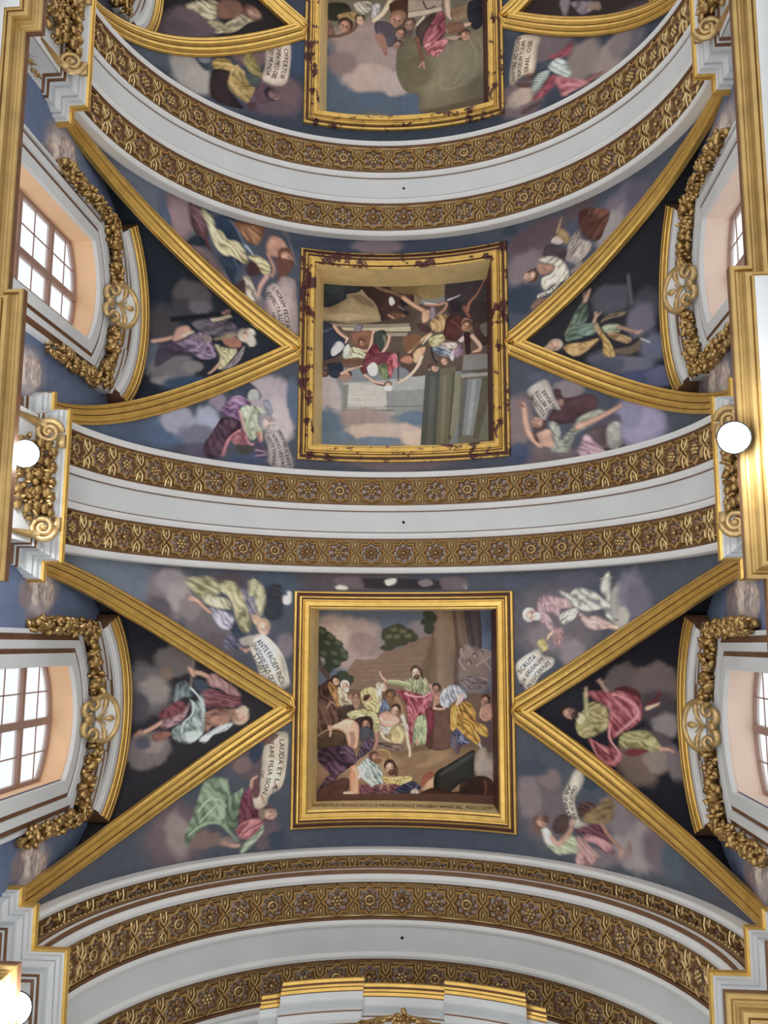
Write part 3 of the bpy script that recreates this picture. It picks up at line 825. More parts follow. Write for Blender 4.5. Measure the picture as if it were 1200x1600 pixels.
['R','96404a','c07c80','5a2028',91,24,[693,172,729,167,765,170,788,165,843,180,866,200,870,250,848,284,792,319,758,352,794,382,786,409,765,425,726,419,703,382,687,340,726,354,757,360,755,288,765,238,741,213,709,197]],
['S','c8888c',100,10,6.4,[777,178,820,194,850,218,857,250,817,289,784,319]],
['S','c08084',100,7.9,5.5,[763,288,759,336,786,382,767,406]],
['S','6a2832',100,8.1,5.6,[785,186,820,215,842,251]],
['S','6a2832',100,7.1,4.7,[709,359,738,384,768,402]],
['S','b87478',100,6.3,4.7,[695,343,713,397,750,418,783,405]],
['R','8a804e','b8ac78','564e2a',-30,16,[646,293,664,255,693,215,717,210,757,234,754,296,717,322,683,336,656,329]],
['S','a49a6c',100,13,17,[681,177,685,215,688,258]],
['S','c8a48c',100,9.2,5.9,[687,185,682,155]],
['P','c4ba96',80,2.5,[647,268,660,250,680,266,662,292]],
['R','8c8450','b8b07c','585228',22,17,[795,327,823,309,888,306,924,359,886,369,834,360,792,362]],
['P','742a34',90,2.3,[801,381,834,364,886,369,831,391]],
['S','b48c78',100,15,9.1,[920,361,946,361,961,368]],
['P','6a3238',90,2.4,[884,208,911,186,929,157,929,194,895,220]],
['S','c8a48c',100,16,7.8,[888,224,925,206]],
['H','a88070','3c2c28',621.2,249.8,26,33,'40302a'],
]),
'pic1': dict(bg='70767c', res=110, ops=[
['P','7d6c56',100,1.5,[-420,-1390,-424,-1593,13,-1610,12,-1397]],
['P','30343c',100,2.9,[-395,-1596,-202,-1606,-209,-1553,-266,-1536,-272,-1513,-343,-1471,-393,-1463]],
['B','3c4a46',70,-330,-1561,44,26,-8,60],
['P','93805f',100,2.2,[-393,-1463,-343,-1471,-297,-1496,-244,-1526,-201,-1501,-144,-1484,-123,-1451,-101,-1407,-392,-1397]],
['B','a28e6e',70,-264,-1431,94,18,-6,70],
['P','6e5c44',90,2.9,[-244,-1529,-201,-1535,-144,-1488,-151,-1480,-208,-1501]],
['P','44302e',100,2.2,[-202,-1606,13,-1606,12,-1420,-101,-1407,-119,-1444,-144,-1507,-180,-1536]],
['P','3c2a2a',60,7.3,[-188,-1592,-109,-1563,-101,-1488,-144,-1495]],
['S','84684e',70,15,11,[-152,-1585,-109,-1563,-52,-1544,12,-1505]],
['P','74603c',90,7.3,[-59,-1600,120,-1596,155,-1523,70,-1514,34,-1534,-59,-1555]],
['P','8a7648',70,7.3,[48,-1560,155,-1579,173,-1525,84,-1509]],
['P','e0d8cc',100,1.1,[-78,-1522,-66,-1529,-53,-1503,-68,-1488,-78,-1499]],
['P','282a36',100,1.1,[-30,-1525,12,-1509,44,-1463,44,-1396,5,-1390,-9,-1450]],
['S','6a6470',100,7.3,4.4,[-37,-1484,-9,-1465]],
['P','6a4638',100,2.2,[-83,-1451,-44,-1458,-2,-1442,5,-1405,-23,-1387,-58,-1399]],
['H','9c6c58','4a2e2a',-19.5,-1420.6,20,-106,None],
['S','b0846c',100,7.3,5.1,[-83,-1444,-59,-1429,-58,-1406]],
['P','5c4c42',99,3.6,[-392,-1393,-215,-1401,5,-1442,5,-1487,390,-1458,386,-1175,224,-1173,118,-1159,47,-1147,-23,-1204,-164,-1204,-305,-1220,-389,-1193]],
['Q','847a66',100,1.1,[-392,-1395,12,-1405,12,-1390,-392,-1384]],
['Q','a49a82',100,1.1,[-292,-1382,16,-1390,16,-1368,-278,-1368]],
['S','5c5244',100,2.9,2.9,[-292,-1367,-94,-1366,12,-1362]],
['Q','8c8470',100,1.1,[-94,-1362,5,-1361,-2,-1346,-94,-1347]],
['P','343a4e',100,2.2,[-392,-1386,-335,-1394,-306,-1355,-263,-1314,-305,-1253,-333,-1237,-389,-1233]],
['S','6a7080',60,7.2,4.3,[-374,-1358,-352,-1363,-324,-1380]],
['S','b48c78',100,16,14,[-321,-1384,-299,-1356,-264,-1332]],
['S','c8a48c',100,11,7.2,[-264,-1332,-270,-1310]],
['P','a4a8ac',100,1.1,[-334,-1277,-309,-1315,-281,-1309,-277,-1280,-312,-1249,-333,-1251]],
['S','2c3040',100,9.3,7.2,[-263,-1310,-288,-1269,-323,-1241]],
['S','5c5460',100,7.2,7.2,[-232,-1374,-214,-1397,-197,-1390,-204,-1371]],
['B','74707c',100,-217,-1382,14,12,-4,40],
['P','7a5240',100,2.2,[-243,-1359,-150,-1369,-164,-1310,-199,-1287,-235,-1311]],
['S','b48c78',100,14,11,[-147,-1369,-157,-1317,-171,-1280,-196,-1280]],
['H','9c7260','4c342c',-199.7,-1316.4,14,105,None],
['R','a09c80','c8c4a4','6a6650',51,14,[-270,-1280,-228,-1293,-185,-1273,-192,-1243,-277,-1240]],
['P','a0a49c',100,1.1,[-281,-1280,-256,-1307,-252,-1256,-277,-1240]],
['P','3c463e',100,2.2,[-143,-1362,-94,-1370,-94,-1296,-108,-1274,-143,-1303]],
['S','7c7c5c',70,11,7.2,[-101,-1347,-94,-1311,-108,-1274]],
['R','6a2834','904450','401820',89,13,[-185,-1243,-143,-1314,-118,-1274,-129,-1244]],
['S','b48c78',100,13,11,[-76,-1347,-87,-1303,-115,-1263,-136,-1248]],
['P','3c3034',90,7.2,[184,-1595,378,-1599,374,-1345,304,-1383,233,-1420,183,-1446]],
['P','2e2a34',80,7.3,[198,-1508,241,-1485,233,-1442,197,-1452]],
['S','8a5c48',100,18,7.3,[269,-1445,280,-1480,312,-1513,345,-1571]],
['S','9c6c54',100,5.8,3.6,[342,-1568,356,-1591]],
['S','8a5444',80,16,11,[255,-1461,269,-1430,279,-1415]],
['S','9c7a62',100,22,22,[-16,-1525,27,-1490,76,-1458,91,-1431]],
['S','c09c84',60,11,11,[-9,-1517,69,-1462]],
['P','b08a72',100,2.2,[69,-1454,101,-1460,98,-1416,69,-1406]],
['P','7a6a7a',100,1.1,[105,-1471,123,-1473,126,-1429,105,-1419]],
['S','9a94a4',100,11,5.8,[184,-1502,212,-1510,237,-1519]],
['S','9c7462',100,15,11,[80,-1491,134,-1484,176,-1488,169,-1462,137,-1435]],
['S','dcd0c0',100,4.4,2.9,[80,-1496,130,-1488]],
['R','94744c','b89a6c','5a4428',141,18,[105,-1408,140,-1435,176,-1432,179,-1381,140,-1358,112,-1371]],
['P','54302c',100,2.9,[183,-1424,240,-1426,254,-1366,225,-1314,168,-1327,165,-1367]],
['S','74483c',60,11,7.2,[197,-1401,225,-1384,239,-1360]],
['P','8c6850',100,2.9,[240,-1390,261,-1413,293,-1391,286,-1356,254,-1352]],
['H','9c7458','5c3c2e',264.4,-1376.2,22,211,None],
['P','463430',100,2.9,[290,-1392,339,-1371,360,-1300,338,-1277,303,-1332]],
['P','6c6860',80,3.6,[325,-1369,364,-1378,360,-1318,339,-1328]],
['P','4c3430',90,2.9,[48,-1404,105,-1382,97,-1357,55,-1374]],
['S','b0906c',100,18,11,[105,-1349,62,-1322,9,-1269]],
['S','c8b08c',100,11,5.8,[101,-1342,69,-1307]],
['P','7a5438',90,3.6,[-12,-1339,55,-1352,55,-1308,5,-1273,-12,-1291]],
['R','aaa070','d0c898','6c6440',-48,12,[101,-1331,154,-1346,168,-1319,133,-1292,104,-1298]],
['P','b08c6c',100,1.8,[19,-1250,48,-1286,83,-1292,69,-1248,41,-1220]],
['H','a87c64','5a3c30',8.9,-1243.2,19,209,None],
['S','c8a48c',100,14,11,[62,-1249,55,-1216,23,-1174,-2,-1156]],
['R','606878','9aa2ac','383e4c',43,13,[111,-1283,154,-1295,182,-1278,203,-1262,182,-1242,139,-1256]],
['R','b09c94','d4c4b8','7a6660',25,8.6,[154,-1302,196,-1306,225,-1296,210,-1276,168,-1283]],
['S','2c3040',100,8.6,8.6,[108,-1283,118,-1239,132,-1220]],
['R','745a6c','a08494','463444',-103,12,[203,-1247,225,-1289,246,-1283,242,-1244,213,-1232]],
['R','b09aa0','d4c4c4','7a6870',141,9.3,[189,-1245,210,-1276,203,-1222]],
['P','a89494',100,1.1,[228,-1314,253,-1334,264,-1322,242,-1302]],
['P','3c2428',100,1.1,[253,-1344,285,-1337,281,-1291,281,-1247,260,-1253,257,-1293]],
['S','b48c78',100,20,16,[289,-1326,320,-1286,324,-1264,295,-1250]],
['P','744c40',100,1.4,[277,-1248,323,-1250,320,-1229,281,-1233]],
['H','b48a74','6a4c40',164.0,-1224.8,18,108,None],
['H','c8a48c','4a3832',118.0,-1195.0,19,40,None],
['S','d0b0a0',100,7.2,4.3,[100,-1189,139,-1194]],
['Q','8e8f8e',100,2.1,[-283,-1128,87,-1164,86,-990,-278,-989]],
['Q','7c7e7e',100,2.1,[-90,-1098,86,-1101,86,-983,-83,-993]],
['Q','74746f',100,2.1,[-283,-1121,-256,-1122,-262,-1011,-279,-996]],
['Q','a09c96',100,2.1,[-253,-1130,-90,-1119,-90,-1028,-259,-1025]],
['S','b0aca4',100,4.1,4.1,[-252,-1067,-191,-1069]],
['S','b0aca4',100,4.1,4.1,[-255,-1042,-191,-1044]],
['Q','66645e',100,2.1,[-279,-1009,-56,-1013,-56,-1006,-279,-1002]],
['Q','8c8880',100,2.1,[-275,-1002,-56,-1006,-56,-986,-275,-989]],
['S','6a6a66',100,5.5,5.5,[-96,-1027,66,-1025]],
['B','9a9092',100,-340,-1062,55,110,-6,50],
['B','566a7e',100,-345,-931,75,82,-6,50],
['B','5a6c80',100,25,-971,62,34,3,50],
['B','8a7a76',100,-183,-964,116,55,7,50],
['B','a8968a',100,-149,-909,116,41,-1,50],
['B','a4948c',100,-1,-909,102,41,20,60],
['B','64748a',100,-122,-872,109,20,-1,60],
['B','b09e92',100,31,-881,54,41,3,60],
['B','5e7084',100,-304,-878,81,34,-3,60],
['Q','4e504c',100,2.0,[83,-1185,148,-1189,133,-851,59,-853]],
['S','62605a',60,21,27,[114,-1149,99,-866]],
['Q','67624e',100,2.1,[148,-1189,216,-1198,201,-1019,186,-848,126,-851]],
['S','7c7660',50,14,16,[168,-1152,153,-864]],
['S','4a4638',70,9.6,14,[206,-1164,187,-876]],
['Q','7a7862',100,2.1,[216,-1170,243,-1147,228,-983,200,-868,187,-896]],
['Q','6a6458',100,2.0,[236,-1147,366,-1162,361,-837,220,-853]],
['Q','777a7a',100,2.0,[257,-1132,332,-1132,288,-883,241,-886]],
['S','5a5a58',80,18,20,[260,-1132,231,-887]],
['S','94989a',50,16,20,[297,-1121,268,-898]],
['Q','5e5a48',100,2.0,[332,-1132,366,-1135,365,-1067,308,-868,288,-869]],
['Q','70705e',100,2.0,[364,-1053,362,-857,315,-861]],
['Q','787470',100,2.1,[251,-1244,367,-1238,366,-1169,243,-1168]],
['Q','5a5650',100,2.1,[243,-1175,366,-1173,366,-1164,243,-1162]],
['Q','8e8a80',100,2.1,[240,-1158,366,-1155,366,-1142,240,-1144]],
['P','6c3440',100,2.8,[-206,-1201,-165,-1252,-97,-1274,-56,-1260,-70,-1210,-124,-1196,-185,-1174]],
['S','5c3428',100,11,8.3,[-199,-1209,-185,-1167,-137,-1133,-90,-1119]],
['S','b48c78',100,12,9.7,[-185,-1167,-144,-1139,-104,-1129]],
['P','c8c0a8',100,2.1,[-175,-1202,-148,-1227,-128,-1207,-134,-1168,-161,-1167]],
['R','5c6c48','849068','3c4830',140,9.7,[-124,-1210,-90,-1217,-76,-1154,-110,-1154]],
['R','9c404c','c47880','60242c',140,11,[-84,-1246,-49,-1267,-36,-1231,-29,-1210,-56,-1196,-70,-1154,-83,-1189]],
['S','3a2c28',100,4.9,4.9,[-39,-1274,-37,-1140]],
['H','b08c78','6c6058',-81.8,-1122.4,17,157,None],
['P','d8d4cc',90,2.1,[-100,-1115,-70,-1122,-66,-1101,-90,-1098]],
['S','c8a48c',100,15,8.3,[66,-1249,39,-1194,-2,-1153,-39,-1133]],
['P','9c6c54',100,2.1,[-29,-1238,-2,-1259,26,-1244,19,-1219,-15,-1224]],
['P','2c3444',100,3.5,[-349,-1208,-288,-1219,-280,-1177,-307,-1148,-341,-1160]],
['H','b48c78','4a3430',-263.3,-1164.2,19,240,None],
['S','b48c78',100,14,8.3,[-287,-1170,-247,-1193,-199,-1209]],
['P','6a4a3c',90,3.5,[-281,-1234,-199,-1244,-206,-1208,-274,-1199]],
['P','8c6c60',90,2.8,[-301,-1155,-260,-1171,-239,-1151,-273,-1132]],
['H','9c7260','4a3832',-362.0,-1165.6,17,254,None],
['P','5a3c38',70,3.5,[-376,-1186,-349,-1187,-345,-1160,-369,-1151]],
['H','b48c78','6c4c40',120.8,-1193.8,17,58,None],
]),
'vault1': dict(bg='4c515e', res=75, ops=[
['B','5c6472',100,-1109,-1680,262,145,23,80],
['B','4c5a70',100,-1327,-673,347,107,-9,80],
['B','6a5c60',100,-30,-747,240,43,2,50],
['B','4a5068',100,187,-1653,563,45,12,60],
['B','3e4658',100,-86,-1655,507,56,0,50],
['B','72646a',100,-114,-1683,113,34,-1,50],
['P','7e666a',100,5.4,[-1050,-1703,-964,-1709,-934,-1679,-925,-1601,-940,-1550,-844,-1536,-776,-1473,-720,-1415,-786,-1439,-910,-1525,-1003,-1572,-1028,-1617]],
['B','8c7478',80,-977,-1627,60,88,14,70],
['P','46566a',100,8.8,[-1079,-1691,-1055,-1691,-1047,-1645,-1023,-1615,-1026,-1573,-1073,-1584]],
['P','5c3a40',100,3.3,[-943,-1707,-912,-1698,-887,-1650,-848,-1633,-851,-1580,-822,-1532,-856,-1553,-902,-1589,-932,-1629]],
['P','28303c',100,1.6,[-945,-1543,-907,-1587,-868,-1579,-861,-1556,-905,-1541]],
['P','363c4c',100,1.6,[-895,-1704,-851,-1710,-838,-1667,-859,-1644]],
['R','6e4a50','946e72','462c32',85,22,[-929,-1702,-895,-1704,-865,-1648,-880,-1606,-914,-1620]],
['P','2c3c50',100,3.3,[-822,-1693,-740,-1709,-705,-1649,-682,-1592,-715,-1610,-781,-1617,-826,-1640]],
['S','6c7c90',100,7.6,5.4,[-750,-1695,-716,-1657,-682,-1587]],
['P','303a4c',100,3.2,[-800,-1528,-713,-1542,-706,-1491,-731,-1427,-765,-1476]],
['S','4c5e74',80,11,7.5,[-734,-1536,-712,-1500,-721,-1451]],
['R','a89a74','d8cca4','645a3c',58,22,[-847,-1627,-814,-1628,-759,-1613,-715,-1615,-681,-1571,-669,-1532,-702,-1534,-746,-1549,-778,-1540,-818,-1570]],
['R','b8ac84','e0d8b0','70664a',65,18,[-884,-1703,-838,-1683,-820,-1642,-793,-1640,-769,-1605,-813,-1582,-848,-1633]],
['P','7c5034',100,4.3,[-740,-1698,-664,-1709,-604,-1708,-613,-1651,-650,-1621,-694,-1642]],
['R','8a5c3c','b48860','583824',72,22,[-712,-1680,-653,-1701,-619,-1672,-634,-1625,-683,-1634]],
['S','8c98a4',100,14,8.6,[-682,-1608,-660,-1587,-649,-1573]],
['R','b4a67c','dccfa0','6c5e40',14,19,[-670,-1563,-628,-1578,-579,-1552,-578,-1504,-604,-1504,-648,-1547]],
['P','4c3236',95,3.2,[-670,-1542,-632,-1540,-615,-1501,-657,-1482,-679,-1498]],
['P','a87c68',100,3.2,[-592,-1640,-566,-1678,-523,-1671,-501,-1626,-542,-1591,-585,-1593]],
['H','b08470','6a4030',-505.3,-1598.2,33,99,'5c3a30'],
['P','6c4438',95,3.2,[-553,-1584,-478,-1581,-488,-1536,-519,-1488,-523,-1445,-540,-1484,-541,-1532]],
['S','a87c68',100,13,11,[-585,-1593,-557,-1535,-567,-1501]],
['R','a89c88','d0c6b0','6c6252',96,18,[-689,-1464,-662,-1475,-629,-1414,-612,-1402,-643,-1369,-676,-1378]],
['S','b48c7c',100,21,14,[-588,-1496,-614,-1449,-623,-1405]],
['P','503438',95,3.2,[-720,-1435,-683,-1460,-676,-1393,-697,-1378,-730,-1407]],
['P','988684',100,3.2,[-581,-1423,-540,-1479,-519,-1509,-477,-1506,-461,-1476,-451,-1253,-493,-1248,-536,-1289,-590,-1337]],
['P','a89690',100,2.6,[-587,-1438,-545,-1473,-496,-1396,-473,-1314,-482,-1249,-525,-1285,-569,-1352]],
['B','7c6c6c',70,-611,-1364,32,42,-20,60],
['S','9c8c84',60,3.3,3.3,[-523,-1693,-508,-1707,-462,-1568]],
['B','4c5e7a',100,-982,-786,152,66,-18,70],
['B','8a8a9a',100,-952,-829,86,56,-3,50],
['B','9294a8',100,-823,-852,56,56,0,50],
['B','6c6c80',100,-869,-787,91,40,-17,60],
['B','84788a',100,-784,-938,36,41,-19,60],
['B','9a8e94',100,-560,-992,98,88,-12,50],
['B','a89c9c',100,-526,-894,67,92,-10,50],
['B','56647a',100,-461,-978,31,104,-9,60],
['B','5c5468',100,-851,-732,76,30,-14,60],
['B','46506a',100,-656,-719,81,30,-10,60],
['P','3e4454',100,4.1,[-733,-992,-666,-1036,-613,-1011,-601,-977,-653,-965,-717,-970]],
['P','a8a8a0',80,3.1,[-649,-1001,-618,-1010,-607,-976,-653,-965]],
['R','7c5c80','b08cac','4c3450',37,21,[-772,-901,-727,-958,-690,-974,-642,-951,-652,-934,-694,-933,-682,-885,-703,-872,-756,-889]],
['P','3c2838',100,4.1,[-801,-798,-766,-872,-692,-874,-686,-835,-742,-787,-756,-722,-829,-712,-831,-769]],
['R','4a3444','6c5060','2c1c28',95,25,[-826,-765,-766,-862,-697,-863,-747,-787,-761,-721,-824,-717]],
['S','b47c80',100,13,8.2,[-688,-909,-665,-837,-648,-790,-622,-783]],
['S','b4747a',100,17,10,[-686,-830,-732,-789,-756,-722]],
['R','8a4c58','b47c80','54283a',38,13,[-722,-800,-670,-832,-653,-779,-700,-773]],
['R','949c84','c0c8ac','5c6450',117,17,[-684,-925,-632,-942,-584,-923,-593,-856,-628,-802,-660,-828,-672,-876]],
['S','a0a48c',100,31,20,[-625,-898,-609,-860,-598,-836]],
['S','b48c78',100,14,11,[-598,-836,-592,-806]],
['S','a06c64',100,13,9.2,[-613,-829,-597,-801]],
['P','7a7c88',100,2.6,[-591,-963,-565,-972,-548,-928,-568,-910]],
['H','b09890','84848a',-567.7,-879.6,35,23,'a8a0a0'],
['P','4c4844',95,3.0,[-700,-773,-638,-776,-616,-758,-678,-736]],
['P','50465a',95,3.1,[-627,-782,-576,-793,-564,-744,-611,-734]],
['S','b0909c',100,4.1,3.1,[-616,-763,-570,-758]],
['S','b0909c',100,4.1,3.0,[-616,-739,-570,-748]],
['P','948a88',100,2.6,[-582,-827,-557,-845,-526,-854,-499,-826,-473,-772,-459,-702,-553,-705,-565,-779]],
['B','6a5c62',100,535,-1541,100,94,25,60],
['B','5c4a50',100,573,-1633,142,65,-25,60],
['B','786a6e',100,517,-1511,88,70,-31,60],
['B','6c6270',100,962,-1602,120,90,-23,70],
['B','88807e',100,908,-1545,53,89,73,60],
['B','5c5464',100,1056,-1612,79,61,45,70],
['B','384456',100,508,-1382,87,64,21,60],
['B','5a4c50',100,774,-1690,84,42,-12,70],
['B','3c4654',100,461,-1686,36,24,25,60],
['R','643c34','84563f','442822',-81,30,[768,-1671,824,-1666,911,-1619,883,-1556,856,-1523,819,-1542,772,-1598]],
['P','54342c',70,8.3,[786,-1648,860,-1624,819,-1542,777,-1579]],
['P','8a7048',100,3.6,[663,-1629,687,-1633,722,-1587,703,-1560,668,-1594]],
['S','9a7a5c',100,14,7.1,[669,-1627,688,-1677]],
['R','8a7e78','b4a89c','584e4e',-61,20,[709,-1542,746,-1568,807,-1536,824,-1508,767,-1473,719,-1489]],
['R','7c706c','a8a094','4c4446',-86,18,[716,-1567,760,-1602,770,-1560,721,-1549]],
['P','4c4048',100,3.5,[601,-1558,631,-1583,697,-1546,701,-1494,671,-1503,612,-1532]],
['R','b0a898','d4ccb8','746a62',-47,20,[582,-1529,630,-1532,683,-1500,712,-1447,705,-1416,645,-1411,603,-1400,592,-1447,634,-1458,653,-1487]],
['S','8c7e7a',80,29,18,[714,-1501,767,-1457,730,-1441]],
['P','9c7460',100,2.9,[576,-1513,623,-1501,652,-1475,610,-1459,575,-1480]],
['H','b08a76','5c4238',545.5,-1470.2,28,-307,None],
['S','4c3634',100,9.4,7.0,[534,-1490,570,-1498]],
['S','c0b4a0',100,17,15,[579,-1378,638,-1390,687,-1427]],
['P','7c5c50',100,2.9,[543,-1347,579,-1372,625,-1349,583,-1326,548,-1329]],
['P','b8a89c',80,3.0,[638,-1592,662,-1607,692,-1575,673,-1570]],
['B','7a6a6c',100,479,-873,66,120,13,60],
['B','6c5e62',100,604,-718,136,65,13,60],
['B','7e7478',100,693,-977,73,42,20,60],
['B','525868',100,600,-1036,85,24,18,60],
['B','8a84a0',100,1027,-764,120,102,21,70],
['B','46506a',100,476,-745,54,48,10,60],
['B','7c7890',100,969,-825,72,72,22,70],
['P','583e44',100,4.8,[631,-978,662,-978,680,-940,776,-938,827,-911,812,-870,734,-851,721,-837,658,-842,603,-868,629,-909]],
['R','7c7e72','a8aa9a','505450',-24,18,[637,-759,714,-821,734,-851,825,-867,864,-848,797,-812,733,-795,699,-750,680,-725,643,-730]],
['R','8a8c82','b4b6a6','5c5e58',106,18,[608,-849,640,-850,657,-802,637,-748,612,-740,632,-783]],
['S','b48c78',100,26,14,[733,-818,798,-828,877,-845,930,-860]],
['P','585060',90,4.8,[810,-809,916,-831,920,-782,821,-774]],
['P','5c4c50',100,4.8,[771,-789,875,-797,938,-731,937,-704,845,-705]],
['R','8c8884','b0aca4','605c5c',151,12,[868,-793,921,-798,924,-712,871,-716]],
['R','a0808c','c4a4ac','6c5060',60,18,[743,-743,770,-783,807,-744,851,-698,755,-697,736,-717]],
['S','b48c78',100,24,24,[569,-769,527,-815,510,-870,505,-917,499,-942]],
['P','a88470',100,3.6,[564,-821,614,-826,625,-756,575,-768,539,-807]],
['H','a47c6c','5c4038',562.1,-859.2,28,-268,None],
['S','8a6050',100,13,8.4,[499,-936,481,-956]],
['P','4c3438',80,3.0,[540,-842,569,-780,545,-795]],
['P','9c7a68',80,3.0,[648,-935,674,-936,666,-909]],
['P','a09890',100,2.4,[519,-998,576,-1029,607,-1024,636,-954,660,-898,622,-905,590,-867,560,-897,536,-954]],
]),
'lun1L': dict(bg='2c323e', res=75, ops=[
['B','5c5458',100,-830,-1364,69,58,-9,40],
['B','4c484e',100,-943,-1251,68,80,-15,60],
['B','46444a',100,-865,-1326,55,35,-11,60],
['B','666068',100,-802,-1333,43,24,-9,60],
['B','5a6270',100,-961,-1113,50,79,-15,70],
['B','6e6a70',100,-891,-1065,86,65,-13,40],
['B','7c7676',100,-825,-1083,40,26,-11,50],
['B','847c7c',100,-888,-1008,63,27,-11,50],
['B','3c5068',100,-801,-999,123,43,-8,60],
['B','484450',100,-904,-1187,66,25,-14,60],
['Q','25252c',100,1.2,[-917,-1284,-844,-1300,-707,-1326,-675,-1321,-684,-1313,-840,-1284,-913,-1264]],
['S','a07068',100,8.7,6.3,[-720,-1318,-694,-1331]],
['S','b48c78',100,16,14,[-974,-1177,-931,-1192,-890,-1211]],
['P','b08878',100,2.4,[-895,-1237,-857,-1259,-841,-1244,-860,-1211,-904,-1187]],
['S','c0b49c',100,11,7.3,[-868,-1215,-834,-1237]],
['R','544c58','786e7c','343038',-44,20,[-837,-1270,-773,-1297,-725,-1298,-678,-1282,-671,-1250,-728,-1236,-791,-1233]],
['R','6e5a74','9c86a4','42324a',29,18,[-875,-1191,-837,-1223,-807,-1236,-775,-1214,-749,-1161,-750,-1132,-800,-1126,-849,-1149,-939,-1145,-948,-1162]],
['S','a890ac',100,8.5,5.1,[-807,-1231,-783,-1204,-752,-1151]],
['S','a088a4',100,5.9,3.4,[-856,-1148,-820,-1167,-798,-1193]],
['S','9c849c',100,6.0,3.4,[-801,-1131,-792,-1166,-782,-1186]],
['P','44384a',80,8.4,[-954,-1152,-904,-1183,-850,-1158,-832,-1132,-892,-1124,-952,-1067]],
['R','7c6e80','a8985c','584c5c',-97,12,[-837,-1210,-807,-1227,-775,-1231,-767,-1206,-806,-1201]],
['S','c0ac90',100,10,7.2,[-762,-1290,-733,-1297,-692,-1312]],
['P','9c6a58',100,2.5,[-728,-1219,-688,-1236,-656,-1218,-659,-1190,-703,-1190]],
['R','84705c','a8947c','5c4a3c',-45,12,[-760,-1216,-720,-1237,-679,-1249,-672,-1238,-728,-1219]],
['R','b4ac84','d8d2a8','746c4c',103,15,[-755,-1194,-719,-1184,-670,-1179,-690,-1128,-716,-1084,-733,-1093,-731,-1144]],
['R','7a7074','a49a9c','4c4448',-109,12,[-715,-1079,-682,-1129,-643,-1201,-651,-1142,-678,-1098]],
['S','b48c78',100,15,11,[-731,-1104,-746,-1076,-759,-1059]],
['H','b8907c','b0a898',-636.7,-1245.0,26,-58,'c4bcb0'],
['B','b4aca0',100,-618,-1225,17,25,-9,50],
]),
'lun1R': dict(bg='33333a', res=75, ops=[
['B','565460',100,812,-1315,71,54,16,50],
['B','4a4a54',100,926,-1255,59,85,21,60],
['B','6c6678',100,918,-1221,51,69,21,60],
['B','585a68',100,811,-1039,106,53,83,50],
['B','6a6c7c',100,864,-1041,94,37,18,60],
['B','4c5478',100,900,-965,96,43,16,70],
['B','54586a',100,800,-1052,53,38,16,60],
['B','62667c',100,950,-1098,49,71,21,70],
['B','5e6484',100,963,-966,55,55,19,70],
['S','5c6068',100,11,11,[871,-1388,882,-1328,887,-1290]],
['S','b48c78',100,17,11,[718,-1321,726,-1336,734,-1358]],
['S','b48c78',100,6.6,4.1,[718,-1333,715,-1353]],
['R','56685a','7e9080','384438',-101,17,[672,-1248,680,-1281,706,-1319,727,-1312,728,-1257,694,-1240]],
['R','566a5c','84988a','38463c',-12,18,[650,-1215,676,-1247,728,-1243,762,-1233,753,-1198,719,-1194,666,-1182,649,-1190]],
['P','8a7e5a',80,2.7,[646,-1215,668,-1257,676,-1273,659,-1227]],
['R','a8844c','ccaa74','6e5228',-37,16,[639,-1161,683,-1169,735,-1171,769,-1175,751,-1153,697,-1114,662,-1119]],
['R','b0904c','d4b878','74582c',135,16,[762,-1242,779,-1207,806,-1158,822,-1103,812,-1084,781,-1100,784,-1152,770,-1194]],
['R','8a9478','b0b898','5c6650',19,12,[787,-1224,841,-1219,844,-1190,795,-1195]],
['S','a07c68',100,13,11,[841,-1209,869,-1194,908,-1172]],
['S','b48c78',100,11,7.0,[904,-1173,920,-1179]],
['R','9c7c54','c4a478','6c5034',49,12,[799,-1194,844,-1180,883,-1153,866,-1136,818,-1165]],
['P','7a6654',80,6.3,[815,-1115,881,-1123,919,-1145,903,-1098,854,-1087]],
['R','7a6650','9c8868','504434',-10,13,[779,-1239,804,-1262,862,-1264,858,-1252,813,-1247]],
['S','b48c78',100,11,7.8,[754,-1244,762,-1269,758,-1278]],
['S','b48c78',100,5.2,3.5,[767,-1264,779,-1277]],
['P','a88c70',90,2.2,[754,-1230,766,-1232,774,-1194,762,-1201]],
['S','a0a0a8',100,6.2,8.8,[915,-1146,941,-1126]],
['H','b89078','a8988a',604.2,-1171.3,27,266,'b4a090'],
]),
'pic2': dict(bg='6a6658', res=90, ops=[
['B','4c5a6e',100,-318,-2491,238,115,-12,50],
['B','4a586c',100,-361,-2680,80,116,-16,50],
['B','4e5c70',100,-14,-2457,186,57,4,50],
['B','8a7874',100,-174,-2737,168,146,-4,50],
['B','9c8880',100,-180,-2592,130,72,-4,50],
['B','7a6868',100,-299,-2658,80,58,-11,60],
['B','9a8a86',100,-63,-2564,79,58,39,50],
['P','6c644e',100,7.3,[-29,-2776,83,-2798,194,-2766,377,-2806,371,-2386,82,-2406,54,-2498,-15,-2533,-49,-2639]],
['B','7a725e',80,242,-2636,131,102,54,60],
['B','625a44',80,40,-2619,80,87,8,60],
['P','5c4c3c',80,14,[75,-2422,372,-2445,371,-2401,150,-2398]],
['S','847c68',70,8.8,4.4,[292,-2746,326,-2663,318,-2605]],
['S','847c68',70,8.7,4.4,[220,-2536,263,-2603,284,-2643]],
['S','847c68',70,8.6,4.3,[152,-2592,172,-2514,262,-2528]],
['S','847c68',70,8.8,4.4,[334,-2743,354,-2663,346,-2613]],
['P','7a5a4c',100,4.4,[-393,-2873,-364,-2870,-335,-2791,-391,-2782]],
['P','34342c',100,7.4,[-380,-2944,-295,-2965,-260,-2930,-281,-2882,-371,-2869]],
